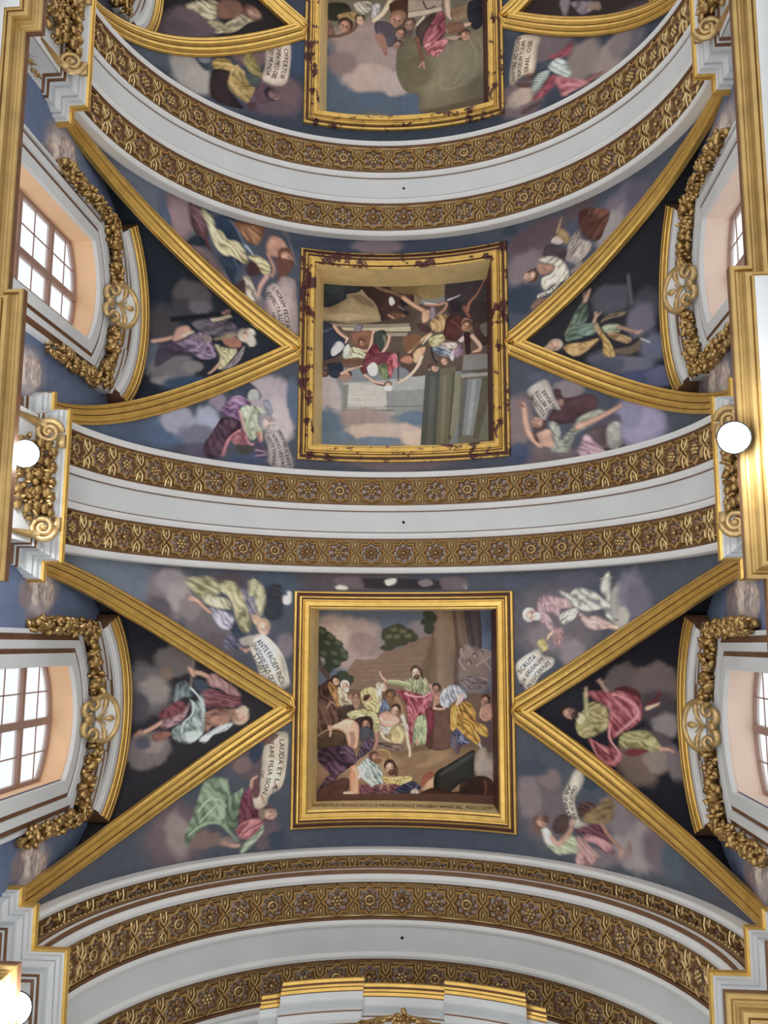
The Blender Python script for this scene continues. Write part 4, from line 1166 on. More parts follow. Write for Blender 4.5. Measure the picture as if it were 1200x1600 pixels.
['R','8a7044','a8905c','5a4828',29,22,[-323,-2900,-260,-2923,-225,-2903,-253,-2877,-308,-2871]],
['H','9c7260','4a342c',-287.2,-2850.6,34,187,None],
['S','6c4a38',100,19,10,[-225,-2887,-252,-2831,-315,-2794,-363,-2786]],
['H','b48c78','4c3830',-217.7,-2888.0,25,140,None],
['R','949084','c0bcac','605c52',71,19,[-246,-2970,-176,-2983,-162,-2945,-211,-2912,-239,-2933]],
['R','8a8a90','b4b4b8','5c5c64',108,18,[-162,-2961,-127,-2970,-134,-2907,-162,-2899]],
['S','c8a48c',100,27,18,[-78,-2985,-113,-2923,-155,-2884]],
['P','4a3028',100,4.4,[-78,-2977,6,-2989,6,-2897,-29,-2899,-71,-2923]],
['H','9c7260','7a5c44',-42.8,-2891.4,41,189,None],
['P','4e4650',100,4.4,[-148,-2876,-85,-2877,-43,-2822,-57,-2761,-98,-2754,-140,-2807]],
['S','8c5c50',100,29,15,[-126,-2800,-105,-2739,-98,-2716]],
['P','8c6458',95,3.6,[-154,-2807,-112,-2815,-91,-2754,-105,-2724]],
['B','5a4a44',100,-14,-2828,44,37,5,40],
['H','9c7260','4c3a34',-28.8,-2821.6,25,206,None],
['H','8c6c5c','54423a',13.1,-2865.4,29,157,None],
['H','8a6a5a','54423a',-42.6,-2761.0,22,206,None],
['Q','94867a',100,2.2,[6,-2989,168,-2970,160,-2933,6,-2904]],
['Q','a8998c',100,2.2,[6,-2927,160,-2940,167,-2916,6,-2897]],
['Q','7c6e62',100,2.2,[6,-2931,160,-2942,160,-2936,6,-2924]],
['S','4c3c34',100,7.4,5.9,[76,-2975,97,-2934,132,-2945]],
['P','b0a090',90,3.7,[41,-2855,69,-2891,83,-2905,76,-2860]],
['R','84404c','b47078','50222c',-85,29,[76,-2783,97,-2834,146,-2904,174,-2907,181,-2799,138,-2752,110,-2696,83,-2729]],
['R','a45c60','cc8c8c','703440',-64,22,[83,-2752,180,-2769,187,-2737,138,-2684,110,-2703]],
['P','4a3c3c',100,4.4,[41,-2832,97,-2896,139,-2905,83,-2805,69,-2746]],
['S','744c3c',100,23,15,[48,-2786,62,-2724,75,-2662]],
['S','9c7260',100,17,10,[75,-2662,55,-2641]],
['S','9c7260',100,17,7.2,[75,-2662,82,-2631]],
['S','b09484',100,30,22,[189,-2958,195,-2896,209,-2870]],
['P','806850',100,4.4,[209,-2916,294,-2928,300,-2873,223,-2844]],
['P','2c2c34',100,5.9,[294,-2935,379,-2912,370,-2823,321,-2784,286,-2853]],
['S','b48c78',100,22,18,[195,-2812,237,-2819,293,-2821]],
['H','9c7260','4a382e',271.3,-2769.8,29,71,None],
['P','a48474',90,3.7,[180,-2776,250,-2771,222,-2754]],
['P','74503c',90,4.4,[188,-2844,258,-2837,265,-2798,202,-2788]],
]),
'vault2': dict(bg='3c4452', res=70, ops=[
['B','4c5460',100,-1132,-2242,139,62,-29,70],
['B','8a8480',100,-968,-2274,91,99,0,45],
['B','948c86',100,-921,-2242,68,60,-46,50],
['B','6e5858',100,-683,-2471,98,60,-38,60],
['B','64505a',100,-570,-2310,148,96,-29,60],
['B','3c4a64',100,-481,-2539,60,113,-26,60],
['B','6c5658',100,-528,-2352,67,59,-26,60],
['B','4a5060',100,-785,-2197,119,45,-38,70],
['P','3c4450',100,4.6,[-940,-2338,-866,-2383,-843,-2366,-878,-2306,-916,-2308]],
['P','74787e',80,4.6,[-925,-2346,-873,-2376,-872,-2344,-909,-2326]],
['R','a48444','c8a864','6c5424',-27,23,[-851,-2369,-792,-2397,-761,-2374,-775,-2346,-849,-2327]],
['P','382a2c',100,4.5,[-856,-2316,-775,-2346,-788,-2275,-742,-2236,-712,-2204,-859,-2194]],
['R','8a6e3c','b49a5c','5a4424',78,22,[-762,-2381,-717,-2377,-665,-2324,-678,-2268,-698,-2238,-773,-2267,-782,-2314,-760,-2345]],
['S','c4a868',100,7.5,4.5,[-761,-2374,-774,-2310,-728,-2256]],
['S','c4a868',100,7.5,4.5,[-747,-2387,-687,-2345,-664,-2309]],
['R','7c6c3c','a09054','544824',68,20,[-719,-2428,-691,-2476,-661,-2443,-630,-2388,-659,-2370,-703,-2398]],
['P','46504c',100,4.5,[-710,-2366,-644,-2375,-643,-2331,-679,-2319]],
['P','5c4450',100,4.5,[-664,-2309,-629,-2344,-578,-2338,-563,-2298,-641,-2258]],
['H','7a5c5c','3c2c34',-581.2,-2314.6,31,-13,None],
['P','583c40',90,3.7,[-698,-2231,-655,-2254,-662,-2215,-690,-2205]],
['P','ac9c8c',100,3.0,[-612,-2555,-533,-2585,-507,-2562,-509,-2448,-529,-2375,-586,-2358,-630,-2373,-617,-2444]],
['B','6a5c60',100,643,-2452,123,77,44,60],
['B','80706c',100,806,-2298,85,85,50,50],
['B','8a7a74',100,946,-2232,93,70,-8,50],
['B','605a64',100,1045,-2242,95,79,58,70],
['B','6c5c60',100,513,-2259,104,89,36,60],
['B','464c58',100,491,-2600,46,46,38,60],
['B','8c7c72',100,499,-2264,45,45,33,60],
['B','786a6c',100,997,-2274,63,63,57,60],
['R','7c3440','a45c64','501c28',-3,23,[650,-2399,702,-2395,764,-2406,747,-2358,672,-2374]],
['P','3e4450',100,4.6,[605,-2383,664,-2377,670,-2324,618,-2341]],
['R','98a4a0','c4ccc4','646e6c',80,23,[648,-2349,694,-2370,738,-2313,744,-2261,699,-2289]],
['R','8c9890','b4beb0','5c6660',-63,20,[573,-2295,596,-2336,648,-2335,632,-2299,580,-2263]],
['R','8c3c48','b46c74','582028',-61,26,[564,-2233,609,-2265,647,-2306,677,-2300,676,-2265,623,-2231]],
['R','a85c64','cc8c8c','703440',58,23,[677,-2293,744,-2254,834,-2194,803,-2189,742,-2192,711,-2192]],
['S','8c5854',100,23,12,[834,-2201,897,-2200]],
['S','5c403c',100,22,15,[527,-2196,600,-2211]],
['H','6c5048','44302c',559.5,-2350.8,26,224,None],
['B','a08c7c',100,528,-2268,45,37,36,50],
['P','5c4038',90,3.8,[501,-2337,566,-2312,558,-2297,507,-2316]],
['P','ac9c88',100,3.0,[520,-2548,608,-2506,599,-2458,582,-2363,552,-2361,508,-2356,479,-2330,469,-2377,489,-2482]],
]),
'lun2L': dict(bg='342e30', res=60, ops=[
['B','64545a',100,-878,-2578,112,89,-33,50],
['B','5c4e52',100,-947,-2512,94,70,-39,50],
['R','a4987c','d0c4a0','6c6048',15,24,[-908,-2659,-860,-2695,-786,-2713,-785,-2650,-821,-2623,-859,-2644]],
['P','7c5848',100,5.3,[-786,-2713,-709,-2735,-684,-2702,-698,-2665,-779,-2644]],
['R','a89c80','d4c8a4','6c604a',-55,25,[-790,-2559,-723,-2652,-659,-2693,-619,-2706,-633,-2672,-671,-2639,-717,-2580]],
['R','8a7c60','b0a27c','5c5040',23,20,[-820,-2607,-784,-2626,-731,-2596,-746,-2562]],
['H','a07c68','6c4c40',-645.5,-2695.7,29,19,None],
]),
'lun2R': dict(bg='3c3230', res=60, ops=[
['P','7c7074',95,4.6,[664,-2670,701,-2657,685,-2584,673,-2589]],
['R','74666c','988a90','50444c',142,20,[713,-2644,810,-2601,796,-2571,745,-2555,718,-2608]],
['P','8c7060',90,4.6,[760,-2588,810,-2601,812,-2553]],
['B','54464a',100,959,-2461,139,69,-7,70],
]),
'wall0La': dict(bg='586682', res=45, ops=[
['B','7c747c',100,-151,2581,113,85,163,50],
['B','948a8a',100,-151,2581,85,68,163,40],
['B','b0a29a',100,-158,2556,39,44,147,50],
['B','a4968f',100,-147,2641,35,41,163,50],
['B','786c70',100,-135,2495,43,38,162,50],
['S','8a7874',100,11,5.4,[-178,2506,-157,2532,-132,2504,-115,2530]],
['S','c4b4a6',100,11,5.5,[-174,2542,-159,2564,-134,2539,-116,2562]],
['S','8a7874',100,11,5.6,[-171,2579,-161,2597,-136,2575,-118,2594]],
['S','c4b4a6',100,12,5.8,[-185,2615,-163,2630,-138,2612,-119,2628]],
['S','8a7874',100,12,5.8,[-182,2654,-165,2665,-140,2651,-121,2662]],
['H','b8a294','8a7468',-171.2,2522.4,14,97,None],
['H','b8a294','8a7468',-183.8,2594.0,14,-24,None],
['H','b8a294','8a7468',-172.0,2655.2,15,-113,None],
['S','5c5054',100,5.6,2.8,[-171,2571,-129,2585]],
['S','6c5e62',100,5.8,2.9,[-170,2629,-127,2622]],
]),
'wall0Lb': dict(bg='586682', res=45, ops=[
['B','7c747c',100,648,2637,112,84,134,50],
['B','948a8a',100,648,2637,84,67,134,40],
['B','b0a29a',100,635,2612,39,44,120,50],
['B','a4968f',100,669,2697,35,41,133,50],
['B','786c70',100,638,2552,43,38,135,50],
['S','8a7874',100,11,5.4,[602,2562,629,2589,644,2561,668,2586]],
['S','c4b4a6',100,11,5.5,[616,2598,637,2621,652,2596,676,2618]],
['S','8a7874',100,11,5.6,[629,2635,644,2653,661,2632,684,2650]],
['S','c4b4a6',100,11,5.7,[626,2671,652,2687,670,2669,692,2684]],
['S','8a7874',100,12,5.8,[641,2710,660,2721,679,2707,700,2718]],
['H','b8a294','8a7468',613.0,2579.0,14,81,None],
['H','b8a294','8a7468',621.8,2650.2,14,-26,None],
['H','b8a294','8a7468',650.4,2711.2,15,-142,None],
['S','5c5054',100,5.6,2.8,[628,2627,670,2641]],
['S','6c5e62',100,5.7,2.9,[644,2686,683,2678]],
]),
'wall1La': dict(bg='586682', res=45, ops=[
['B','7c747c',100,-1559,2542,128,96,211,50],
['B','948a8a',100,-1559,2542,96,77,211,40],
['B','b0a29a',100,-1552,2515,44,51,195,50],
['B','a4968f',100,-1586,2604,40,46,210,50],
['B','786c70',100,-1493,2452,49,43,210,50],
['S','8a7874',100,12,6.2,[-1547,2463,-1537,2491,-1494,2461,-1488,2488]],
['S','c4b4a6',100,13,6.3,[-1563,2501,-1557,2524,-1515,2498,-1507,2521]],
['S','8a7874',100,13,6.5,[-1580,2539,-1577,2558,-1538,2536,-1527,2556]],
['S','c4b4a6',100,13,6.6,[-1616,2577,-1598,2593,-1560,2575,-1547,2591]],
['S','8a7874',100,13,6.7,[-1633,2618,-1620,2630,-1584,2615,-1568,2627]],
['H','b8a294','8a7468',-1548.6,2480.2,16,135,None],
['H','b8a294','8a7468',-1602.4,2555.0,16,-19,None],
['H','b8a294','8a7468',-1622.8,2619.4,17,-77,None],
['S','5c5054',100,6.4,3.2,[-1575,2531,-1534,2545]],
['S','6c5e62',100,6.6,3.3,[-1607,2592,-1553,2585]],
]),
'wall1Lb': dict(bg='586682', res=45, ops=[
['B','7c747c',100,-793,2417,110,82,188,50],
['B','948a8a',100,-793,2417,82,66,188,40],
['B','b0a29a',100,-793,2394,38,43,170,50],
['B','a4968f',100,-802,2471,34,39,188,50],
['B','786c70',100,-757,2339,42,36,188,50],
['S','8a7874',100,11,5.3,[-802,2348,-787,2372,-756,2346,-744,2370]],
['S','c4b4a6',100,11,5.4,[-807,2381,-796,2401,-766,2379,-753,2399]],
['S','8a7874',100,11,5.5,[-812,2415,-806,2431,-776,2412,-762,2429]],
['S','c4b4a6',100,11,5.6,[-834,2447,-815,2462,-786,2446,-771,2460]],
['S','8a7874',100,11,5.7,[-840,2483,-825,2493,-797,2481,-780,2491]],
['H','b8a294','8a7468',-799.0,2363.0,13,111,None],
['H','b8a294','8a7468',-828.2,2428.4,14,-19,None],
['H','b8a294','8a7468',-830.6,2484.4,14,-90,None],
['S','5c5054',100,5.4,2.7,[-810,2407,-771,2420]],
['S','6c5e62',100,5.6,2.8,[-823,2461,-777,2455]],
]),
'wall0Ra': dict(bg='586682', res=45, ops=[
['B','7c747c',100,-133,2629,131,98,-152,50],
['B','948a8a',100,-133,2629,98,78,-152,40],
['B','b0a29a',100,-143,2662,47,53,-140,50],
['B','a4968f',100,-122,2552,38,44,-152,50],
['B','786c70',100,-129,2764,56,49,-153,50],
['S','8a7874',100,14,6.9,[-170,2732,-145,2699,-125,2752,-104,2718]],
['S','c4b4a6',100,13,6.7,[-161,2678,-142,2651,-122,2697,-102,2670]],
['S','8a7874',100,13,6.5,[-152,2626,-140,2605,-120,2643,-101,2624]],
['S','c4b4a6',100,13,6.3,[-160,2573,-137,2561,-117,2592,-99,2579]],
['S','8a7874',100,12,6.2,[-151,2526,-135,2518,-115,2543,-97,2535]],
['H','b8a294','8a7468',-160.6,2708.2,17,-99,None],
['H','b8a294','8a7468',-161.4,2601.2,16,64,None],
['H','b8a294','8a7468',-142.6,2527.2,15,137,None],
['S','5c5054',100,6.5,3.3,[-153,2637,-112,2633]],
['S','6c5e62',100,6.3,3.1,[-145,2559,-106,2583]],
]),
'wall0Rb': dict(bg='586682', res=45, ops=[
['B','7c747c',100,608,2613,125,94,-180,50],
['B','948a8a',100,608,2613,94,75,-180,40],
['B','b0a29a',100,609,2644,45,51,-170,50],
['B','a4968f',100,597,2540,36,42,-181,50],
['B','786c70',100,649,2740,54,47,-181,50],
['S','8a7874',100,13,6.6,[604,2709,617,2679,650,2729,660,2697]],
['S','c4b4a6',100,13,6.4,[597,2659,607,2634,638,2677,648,2652]],
['S','8a7874',100,13,6.3,[591,2610,596,2590,625,2626,637,2608]],
['S','c4b4a6',100,12,6.1,[570,2560,586,2548,613,2578,626,2565]],
['S','8a7874',100,12,5.9,[564,2515,577,2508,602,2531,616,2524]],
['H','b8a294','8a7468',605.8,2687.4,16,-124,None],
['H','b8a294','8a7468',575.6,2586.4,15,57,None],
['H','b8a294','8a7468',572.4,2516.4,15,112,None],
['S','5c5054',100,6.3,3.2,[594,2621,629,2617]],
['S','6c5e62',100,6.1,3.0,[580,2547,621,2569]],
]),
'wall1Ra': dict(bg='586682', res=45, ops=[
['B','7c747c',100,-1525,2564,146,110,-102,50],
['B','948a8a',100,-1525,2564,110,88,-102,40],
['B','b0a29a',100,-1555,2598,52,59,-93,50],
['B','a4968f',100,-1469,2485,42,49,-103,50],
['B','786c70',100,-1597,2703,63,55,-103,50],
['S','8a7874',100,15,7.7,[-1625,2670,-1578,2636,-1586,2691,-1543,2656]],
['S','c4b4a6',100,15,7.5,[-1584,2614,-1548,2587,-1551,2634,-1513,2606]],
['S','8a7874',100,15,7.3,[-1545,2561,-1519,2539,-1518,2579,-1485,2558]],
['S','c4b4a6',100,14,7.1,[-1524,2507,-1491,2494,-1486,2526,-1457,2512]],
['S','8a7874',100,14,6.9,[-1487,2458,-1464,2450,-1455,2475,-1431,2468]],
['H','b8a294','8a7468',-1601.6,2645.6,19,-66,None],
['H','b8a294','8a7468',-1541.4,2535.2,18,83,None],
['H','b8a294','8a7468',-1477.8,2459.4,17,189,None],
['S','5c5054',100,7.3,3.7,[-1552,2573,-1503,2568]],
['S','6c5e62',100,7.0,3.5,[-1498,2492,-1468,2517]],
]),
'wall1Rb': dict(bg='586682', res=45, ops=[
['B','7c747c',100,-841,2791,151,113,-127,50],
['B','948a8a',100,-841,2791,113,90,-127,40],
['B','b0a29a',100,-861,2830,54,62,-117,50],
['B','a4968f',100,-805,2701,43,50,-128,50],
['B','786c70',100,-876,2950,66,58,-128,50],
['S','8a7874',100,16,8.0,[-914,2912,-875,2873,-868,2936,-834,2896]],
['S','c4b4a6',100,16,7.8,[-887,2848,-858,2817,-848,2870,-817,2839]],
['S','8a7874',100,15,7.5,[-861,2787,-841,2763,-829,2807,-801,2784]],
['S','c4b4a6',100,15,7.3,[-854,2726,-825,2711,-811,2747,-786,2731]],
['S','8a7874',100,14,7.1,[-830,2670,-809,2661,-794,2690,-771,2681]],
['H','b8a294','8a7468',-896.0,2884.4,20,-84,None],
['H','b8a294','8a7468',-864.4,2758.6,19,76,None],
['H','b8a294','8a7468',-820.6,2672.0,18,162,None],
['S','5c5054',100,7.6,3.8,[-865,2801,-817,2795]],
['S','6c5e62',100,7.3,3.6,[-832,2710,-795,2737]],
]),
}
LETTERS = [('vault0', 'ANTE FACIEM INDI-', [(-595, -5),(-535, 70),(-492, 165)],
22.0),('vault0', 'GNATIONIS EJUS QUIS', [(-616, 5),(-570, 75),(-524, 167)],
19.8),('vault0', 'STABIT', [(-607, 47),(-586, 83),(-571, 118)],
21.0),('vault0', 'CAP. I', [(-570, 123),(-560, 141),(-552, 154)],
12.5),('vault0', 'LAUDA ET LÆ-', [(-492, 366),(-496, 460),(-519, 561)],
18.0),('vault0', 'TARE FILIA SION', [(-533, 371),(-533, 467),(-556, 561)],
18.0),('vault0', 'CAP', [(-560, 478),(-561, 491),(-562, 504)],
9.9),('vault0', 'SCRUTA', [(469, 113),(501, 77),(536, 50)],
18.4),('vault0', 'BOR IERUSALEM', [(477, 161),(512, 105),(564, 58)],
15.8),('vault0', 'IN LUCERNIS', [(505, 164),(540, 117),(593, 71)],
16.6),('vault0', 'ORAVIT SUP NI', [(680, 501),(653, 554),(673, 624)],
14.4),('vault0', 'AB INIMS', [(655, 502),(633, 560),(654, 622)],
14.3),('vault1', 'TOLLITE ME', [(601, -890),(570, -934),(542, -978)],
16.4),('vault1', 'ET MITTITE', [(621, -902),(592, -947),(564, -993)],
16.4),('vault1', 'IN MARE', [(645, -908),(619, -950),(593, -992)],
16.4),('vault1', 'SPIRITUS MEUS ERIT', [(-528, -846),(-505, -802),(-483, -706)],
14.7),('vault1', 'IN MEDIO VESTRI', [(-551, -826),(-527, -785),(-507, -706)],
14.6),('vault1', 'NOLITE TIMERE', [(-572, -815),(-550, -777),(-547, -707)],
14.6),('vault1', 'SI MORAM FECERIT', [(-567, -1444),(-522, -1380),(-499, -1255)],
19.9),('vault1', 'EXPECTA ILLUM', [(-587, -1421),(-545, -1357),(-526, -1287)],
20.0),('vault1', 'CAP. II', [(-563, -1345),(-559, -1325),(-553, -1301)],
12.4),('vault1', 'EXALTATIO', [(584, -1365),(633, -1378),(685, -1400)],
17.1),('vault2', 'OFFERTUR', [(-536, -2545),(-539, -2470),(-554, -2401)],
20.2),('vault2', 'NOMINI MEO OBL', [(-570, -2558),(-572, -2476),(-591, -2388)],
20.3),('vault2', 'ATIO MUNDA', [(-602, -2548),(-603, -2474),(-615, -2396)],
18.6),('vault2', 'CONVERTERE AD DOMI', [(495, -2333),(501, -2421),(527, -2539)],
18.9),('vault2', 'NUM DEUM TUUM', [(520, -2362),(529, -2429),(547, -2514)],
19.9),('vault2', 'ISRAEL. OSE', [(554, -2371),(562, -2430),(578, -2504)],
19.9),('capt0', 'VINCENTIUS MANNO SICULUS PANURMITANUS PINGEBAT ANNO SAL. M.DCC.XCIV', [(-363, -3554),(-10, -3586),(338, -3562)],
66.0)]


def grid_faces(nr, nc):
    i = np.arange(nr - 1)[:, None] * nc + np.arange(nc - 1)[None, :]
    return np.stack([i, i + 1, i + nc + 1, i + nc], -1).reshape(-1, 4)

def vault_bay(k):
    yc = BC[k]
    fine = k < 2
    y0, y1 = yc - HB, yc + HB
    nr, nc = (216, 560) if fine else (150, 440)
    ys = np.linspace(y0, y1, nr)
    V = np.zeros((nr, nc, 3)); S = np.zeros((nr, nc)); Y = np.zeros((nr, nc))
    u = np.linspace(-1, 1, nc)
    for i, y in enumerate(ys):
        pm = rib_ph(y - yc)
        ph = u * pm
        V[i, :, 0] = RV * np.sin(ph); V[i, :, 1] = y; V[i, :, 2] = H + RV * np.cos(ph)
        S[i] = RV * ph; Y[i] = y
    col = paint_sample('vault%d' % k, S, Y).reshape(-1, 3)
    F = grid_faces(nr, nc)
    a, b = PICY[k]; sf = RV * math.asin(2.155 / RV) - .12      # the framed picture sits in an opening
    fs = S.ravel()[F].mean(1); fy = Y.ravel()[F].mean(1)
    F = F[~((np.abs(fs) < sf) & (fy > a + .12) & (fy < b - .12))]
    o = mk('ceiling', V.reshape(-1, 3), F, M_FRESCO, None, smooth=True, col=col)
    return o

def lunette_pt(side, yc, t, a):
    """a = 0 at the wall, 1 at the rib"""
    ph = rib_ph(t)
    xr, zr = RV * math.sin(ph), H + RV * math.cos(ph)
    zw = wall_top(t)
    x = XW + (xr - XW) * a
    z = zw + (zr - zw) * a + 0.10 * math.sin(math.pi * a) * (1 - abs(t) / 2.5)
    return (side * x, yc + t, z)

def lunette(k, side, parent):
    yc = BC[k]
    nr, nc = (260, 190) if k < 2 else (170, 120)
    V = np.zeros((nr, nc, 3))
    ts = 2.44 * np.sin(np.linspace(-1, 1, nr) * math.pi / 2 * 0.999)
    for i, t in enumerate(ts):
        for j in range(nc):
            V[i, j] = lunette_pt(side, yc, t, j / (nc - 1) * 1.0)
    col = paint_sample('lun%d%s' % (k, 'LR'[side > 0]), V[:, :, 0], V[:, :, 1]).reshape(-1, 3)
    return mk('lunette', V.reshape(-1, 3), grid_faces(nr, nc), M_FRESCO, parent, smooth=True, col=col)

WIN_W, WIN_SPR, WIN_RISE, SILL = 0.90, 13.97, 0.31, 11.3
def head_z(t, w=WIN_W, spr=WIN_SPR, rise=WIN_RISE):
    rr = (w * w + rise * rise) / (2 * rise)
    return spr + rise - rr + math.sqrt(max(0, rr * rr - t * t))

BAYNAME = ['nearest bay', 'middle bay', 'far bay']
ceils = []
for k in range(3):
    c = vault_bay(k)
    tag(c, ['frescoed barrel vault of the nearest bay, framing the bright gold picture',
            'frescoed barrel vault of the middle bay, around the flaking framed picture',
            'frescoed barrel vault of the far bay at the top'][k], 'ceiling', None, 'structure')
    ceils.append(c)
    for side in (-1, 1): lunette(k, side, c)

# walls beside and below the lunettes
def window_wall(side, parent_name):
    o = None
    root = thing(parent_name, ['long left wall with arched windows under the frescoed lunettes',
                  'long right wall with arched windows under the frescoed lunettes'][side > 0], 'wall', (side * XW, -6, 9.8), None, 'structure')
    for k in range(3):
        yc = BC[k]
        for sg in (-1, 1):            # painted wall beside the window
            nr, nc = 150, 80
            t = np.linspace(0.90 * sg, 2.62 * sg, nc)
            V = np.zeros((nr, nc, 3))
            for j in range(nc):
                zt = wall_top(t[j]) + 0.03
                V[:, j, 0] = side * XW; V[:, j, 1] = yc + t[j]; V[:, j, 2] = np.linspace(9.8, zt, nr)
            col = paint_sample('wall%d%s%s' % (k, 'LR'[side > 0], 'ab'[sg > 0]), V[:, :, 1], V[:, :, 2]).reshape(-1, 3)
            mk('wall_fresco', V.reshape(-1, 3), grid_faces(nr, nc), M_FRESCO, root, smooth=True, col=col)
        mb = MB()                     # plain wall above and below the opening
        ts = np.linspace(-0.9, 0.9, 25)
        mb.grid([[(side * XW, yc + t, head_z(t)), (side * XW, yc + t, wall_top(t) + 0.03)] for t in ts])
        mb.grid([[(side * XW, yc + t, 9.8), (side * XW, yc + t, SILL)] for t in ts])
        if k == 2: mb.grid([[(side * XW, yc + t, SILL), (side * XW, yc + t, head_z(t))] for t in ts])
        mb.build('wall_plaster', M_GREY, root)
    mb = MB()                         # behind the piers
    for yc, h in ((-2.33, 1.25), (-9.6, 1.25)):
        mb.box(side * (XW + .03), side * (XW + 0.5), yc - h, yc + h, 9.8, 12.7)
    mb.box(side * XW, side * (XW + 0.5), 3.7, 6.7, 9.8, 13.2)
    mb.box(side * XW, side * (XW + 0.5), -18.0, -15.8, 9.8, 12.7)
    mb.build('wall_core', M_GREY, root)
    return root
window_wall(-1, 'wall_left'); window_wall(1, 'wall_right')

# ------------------------------------------------------------------ gilded ribs of the lunettes
RIB = [(-.20, -.06), (-.20, .03), (-.17, .05), (-.145, .045), (-.14, .035), (-.13, .05), (-.075, .075), (-.02, .06), (-.01, .04), (0, .06), (.05, .09), (.10, .075), (.115, .05), (.125, .065), (.17, .06), (.20, .035), (.20, -.06)]
RIBM = [0, 0, 0, 1, 0, 0, 0, 1, 1, 0, 0, 0, 1, 0, 0, 0]
def rib(k, side):
    yc = BC[k]
    root = thing('vault_rib', 'gilded V-shaped rib around the lunette of the ' +
                 [['left', 'right'][side > 0] + ' window of the ' + BAYNAME[k]][0], 'vault rib', (side * 2.13, yc, H + 4.7), 'gilded lunette ribs')
    n = 46
    for sg in (-1, 1):
        mb = MB(); rows = []
        phs = PHT + (math.pi / 2 - PHT) * (np.linspace(0, 1, n) ** 1.0)
        pts = [pol(RV, side * p, yc + sg * rib_t(p)) for p in phs]
        for i, p in enumerate(phs):
            T = pts[min(i + 1, n - 1)] - pts[max(i - 1, 0)]; T /= np.linalg.norm(T)
            Nn = -np.array((math.sin(side * p), 0, math.cos(p)))
            S = np.cross(T, Nn); S /= np.linalg.norm(S)
            wdt = 1.0
            if i == 0:
                S0 = np.array((1.0, 0, 0)); kk = 1 / abs(float(S @ S0)); S = S0 * np.sign(S @ S0) * kk
            elif i == 1:
                pass
            row = []
            for a, b in RIB:                 # the arm is cut off where it meets the picture frame
                v = pts[i] + S * a * (1 - .28 * (i / (n - 1)) ** 2) + Nn * b
                rr = math.hypot(v[0], v[2] - H); aa = max(abs(math.atan2(v[0], v[2] - H)), 2.13 / RV + .012)
                row.append((side * rr * math.sin(aa), v[1], H + rr * math.cos(aa)))
            rows.append(row)
        mb.grid(rows, RIBM)
        mb.build('rib_arm', [M_GOLD, M_BROWN_SHADE], root)
    return root
for k in range(3):
    for side in (-1, 1): rib(k, side)

# ------------------------------------------------------------------ framed ceiling pictures
FR = [(0, -.02), (0, .07), (.035, .09), (.05, .055), (.085, .055), (.10, .10), (.13, .115), (.16, .085), (.19, .08), (.205, .11), (.285, .115), (.30, .075), (.335, .065)]
FRM = [0, 0, 1, 1, 0, 0, 1, 0, 0, 0, 1, 0]
def picture(k):
    y0, y1 = PICY[k]; yc = (y0 + y1) / 2
    root = thing('ceiling_painting', ['large painting of a crowd around a robed man in an unbroken gold frame',
                  'large painting of a group before a temple in a flaking gold frame, middle bay',
                  'large painting cut by the top of the picture, in a worn gold frame'][k], 'painting', (0, yc, H + RV), 'framed vault pictures')
    g = [M_GOLD, M_BOLE_SHADE] if k == 0 else [M_GOLDW, M_BOLE_SHADE]
    sf = RV * math.asin(2.155 / RV)
    n = 28
    for e, (yy, d) in enumerate(((y0, 1), (y1, -1))):
        rows = []
        for q in np.linspace(-1, 1, n + 1):
            rows.append([pol(RV - h, q * (sf - dd) / RV, yy + d * dd) for dd, h in FR])
        MB().grid(rows, FRM).build('frame_rail', g, root)
    for sg in (-1, 1):
        rows = []
        for q in np.linspace(0, 1, 3):
            rows.append([pol(RV - h, sg * (sf - dd) / RV, (y0 + dd) + ((y1 - dd) - (y0 + dd)) * q) for dd, h in FR])
        MB().grid(rows, FRM).build('frame_rail', g, root)
    # deep upright reveal between frame and canvas
    di = .335; ri = RV - .065; pi_ = (sf - di) / RV
    xi = ri * math.sin(pi_); xr = xi - .07
    zc = lambda x, r: H + math.sqrt(r * r - x * x)
    ya, yb = y0 + di, y1 - di
    xs = np.linspace(-1, 1, n + 1)
    for yy, nm in ((ya, 0), (yb, 1)):
        MB().grid([[(xi * q, yy, zc(xi * q, ri)), ((xi if q < 0 else xr) * q, yy, zc((xi if q < 0 else xr) * q, RC) + .01)] for q in xs]).build('frame_reveal', M_TAN, root)
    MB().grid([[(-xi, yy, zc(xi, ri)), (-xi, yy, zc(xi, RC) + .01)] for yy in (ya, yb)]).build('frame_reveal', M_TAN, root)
    MB().grid([[(xi, yy, zc(xi, ri)), (xr, yy, zc(xr, RC) + .01)] for yy in (ya, yb)]).build('frame_reveal', M_BOLE_SHADE, root)  # right wall darker than the others: its shade is painted in
    nr, nc = (430, 370) if k < 2 else (300, 280)
    ph = np.linspace(-math.asin(xi / RC), math.asin(xr / RC), nc); ys = np.linspace(ya, yb, nr)
    V = np.zeros((nr, nc, 3)); V[:, :, 0] = RC * np.sin(ph)[None]; V[:, :, 1] = ys[:, None]; V[:, :, 2] = H + RC * np.cos(ph)[None]
    S = np.broadcast_to(RC * ph[None], (nr, nc)); Y = np.broadcast_to(ys[:, None], (nr, nc))
    col = paint_sample('pic%d' % k, S, Y).reshape(-1, 3)
    mk('canvas', V.reshape(-1, 3), grid_faces(nr, nc), M_CANVAS, root, smooth=True, col=col)
    return root
pics = [picture(k) for k in range(3)]

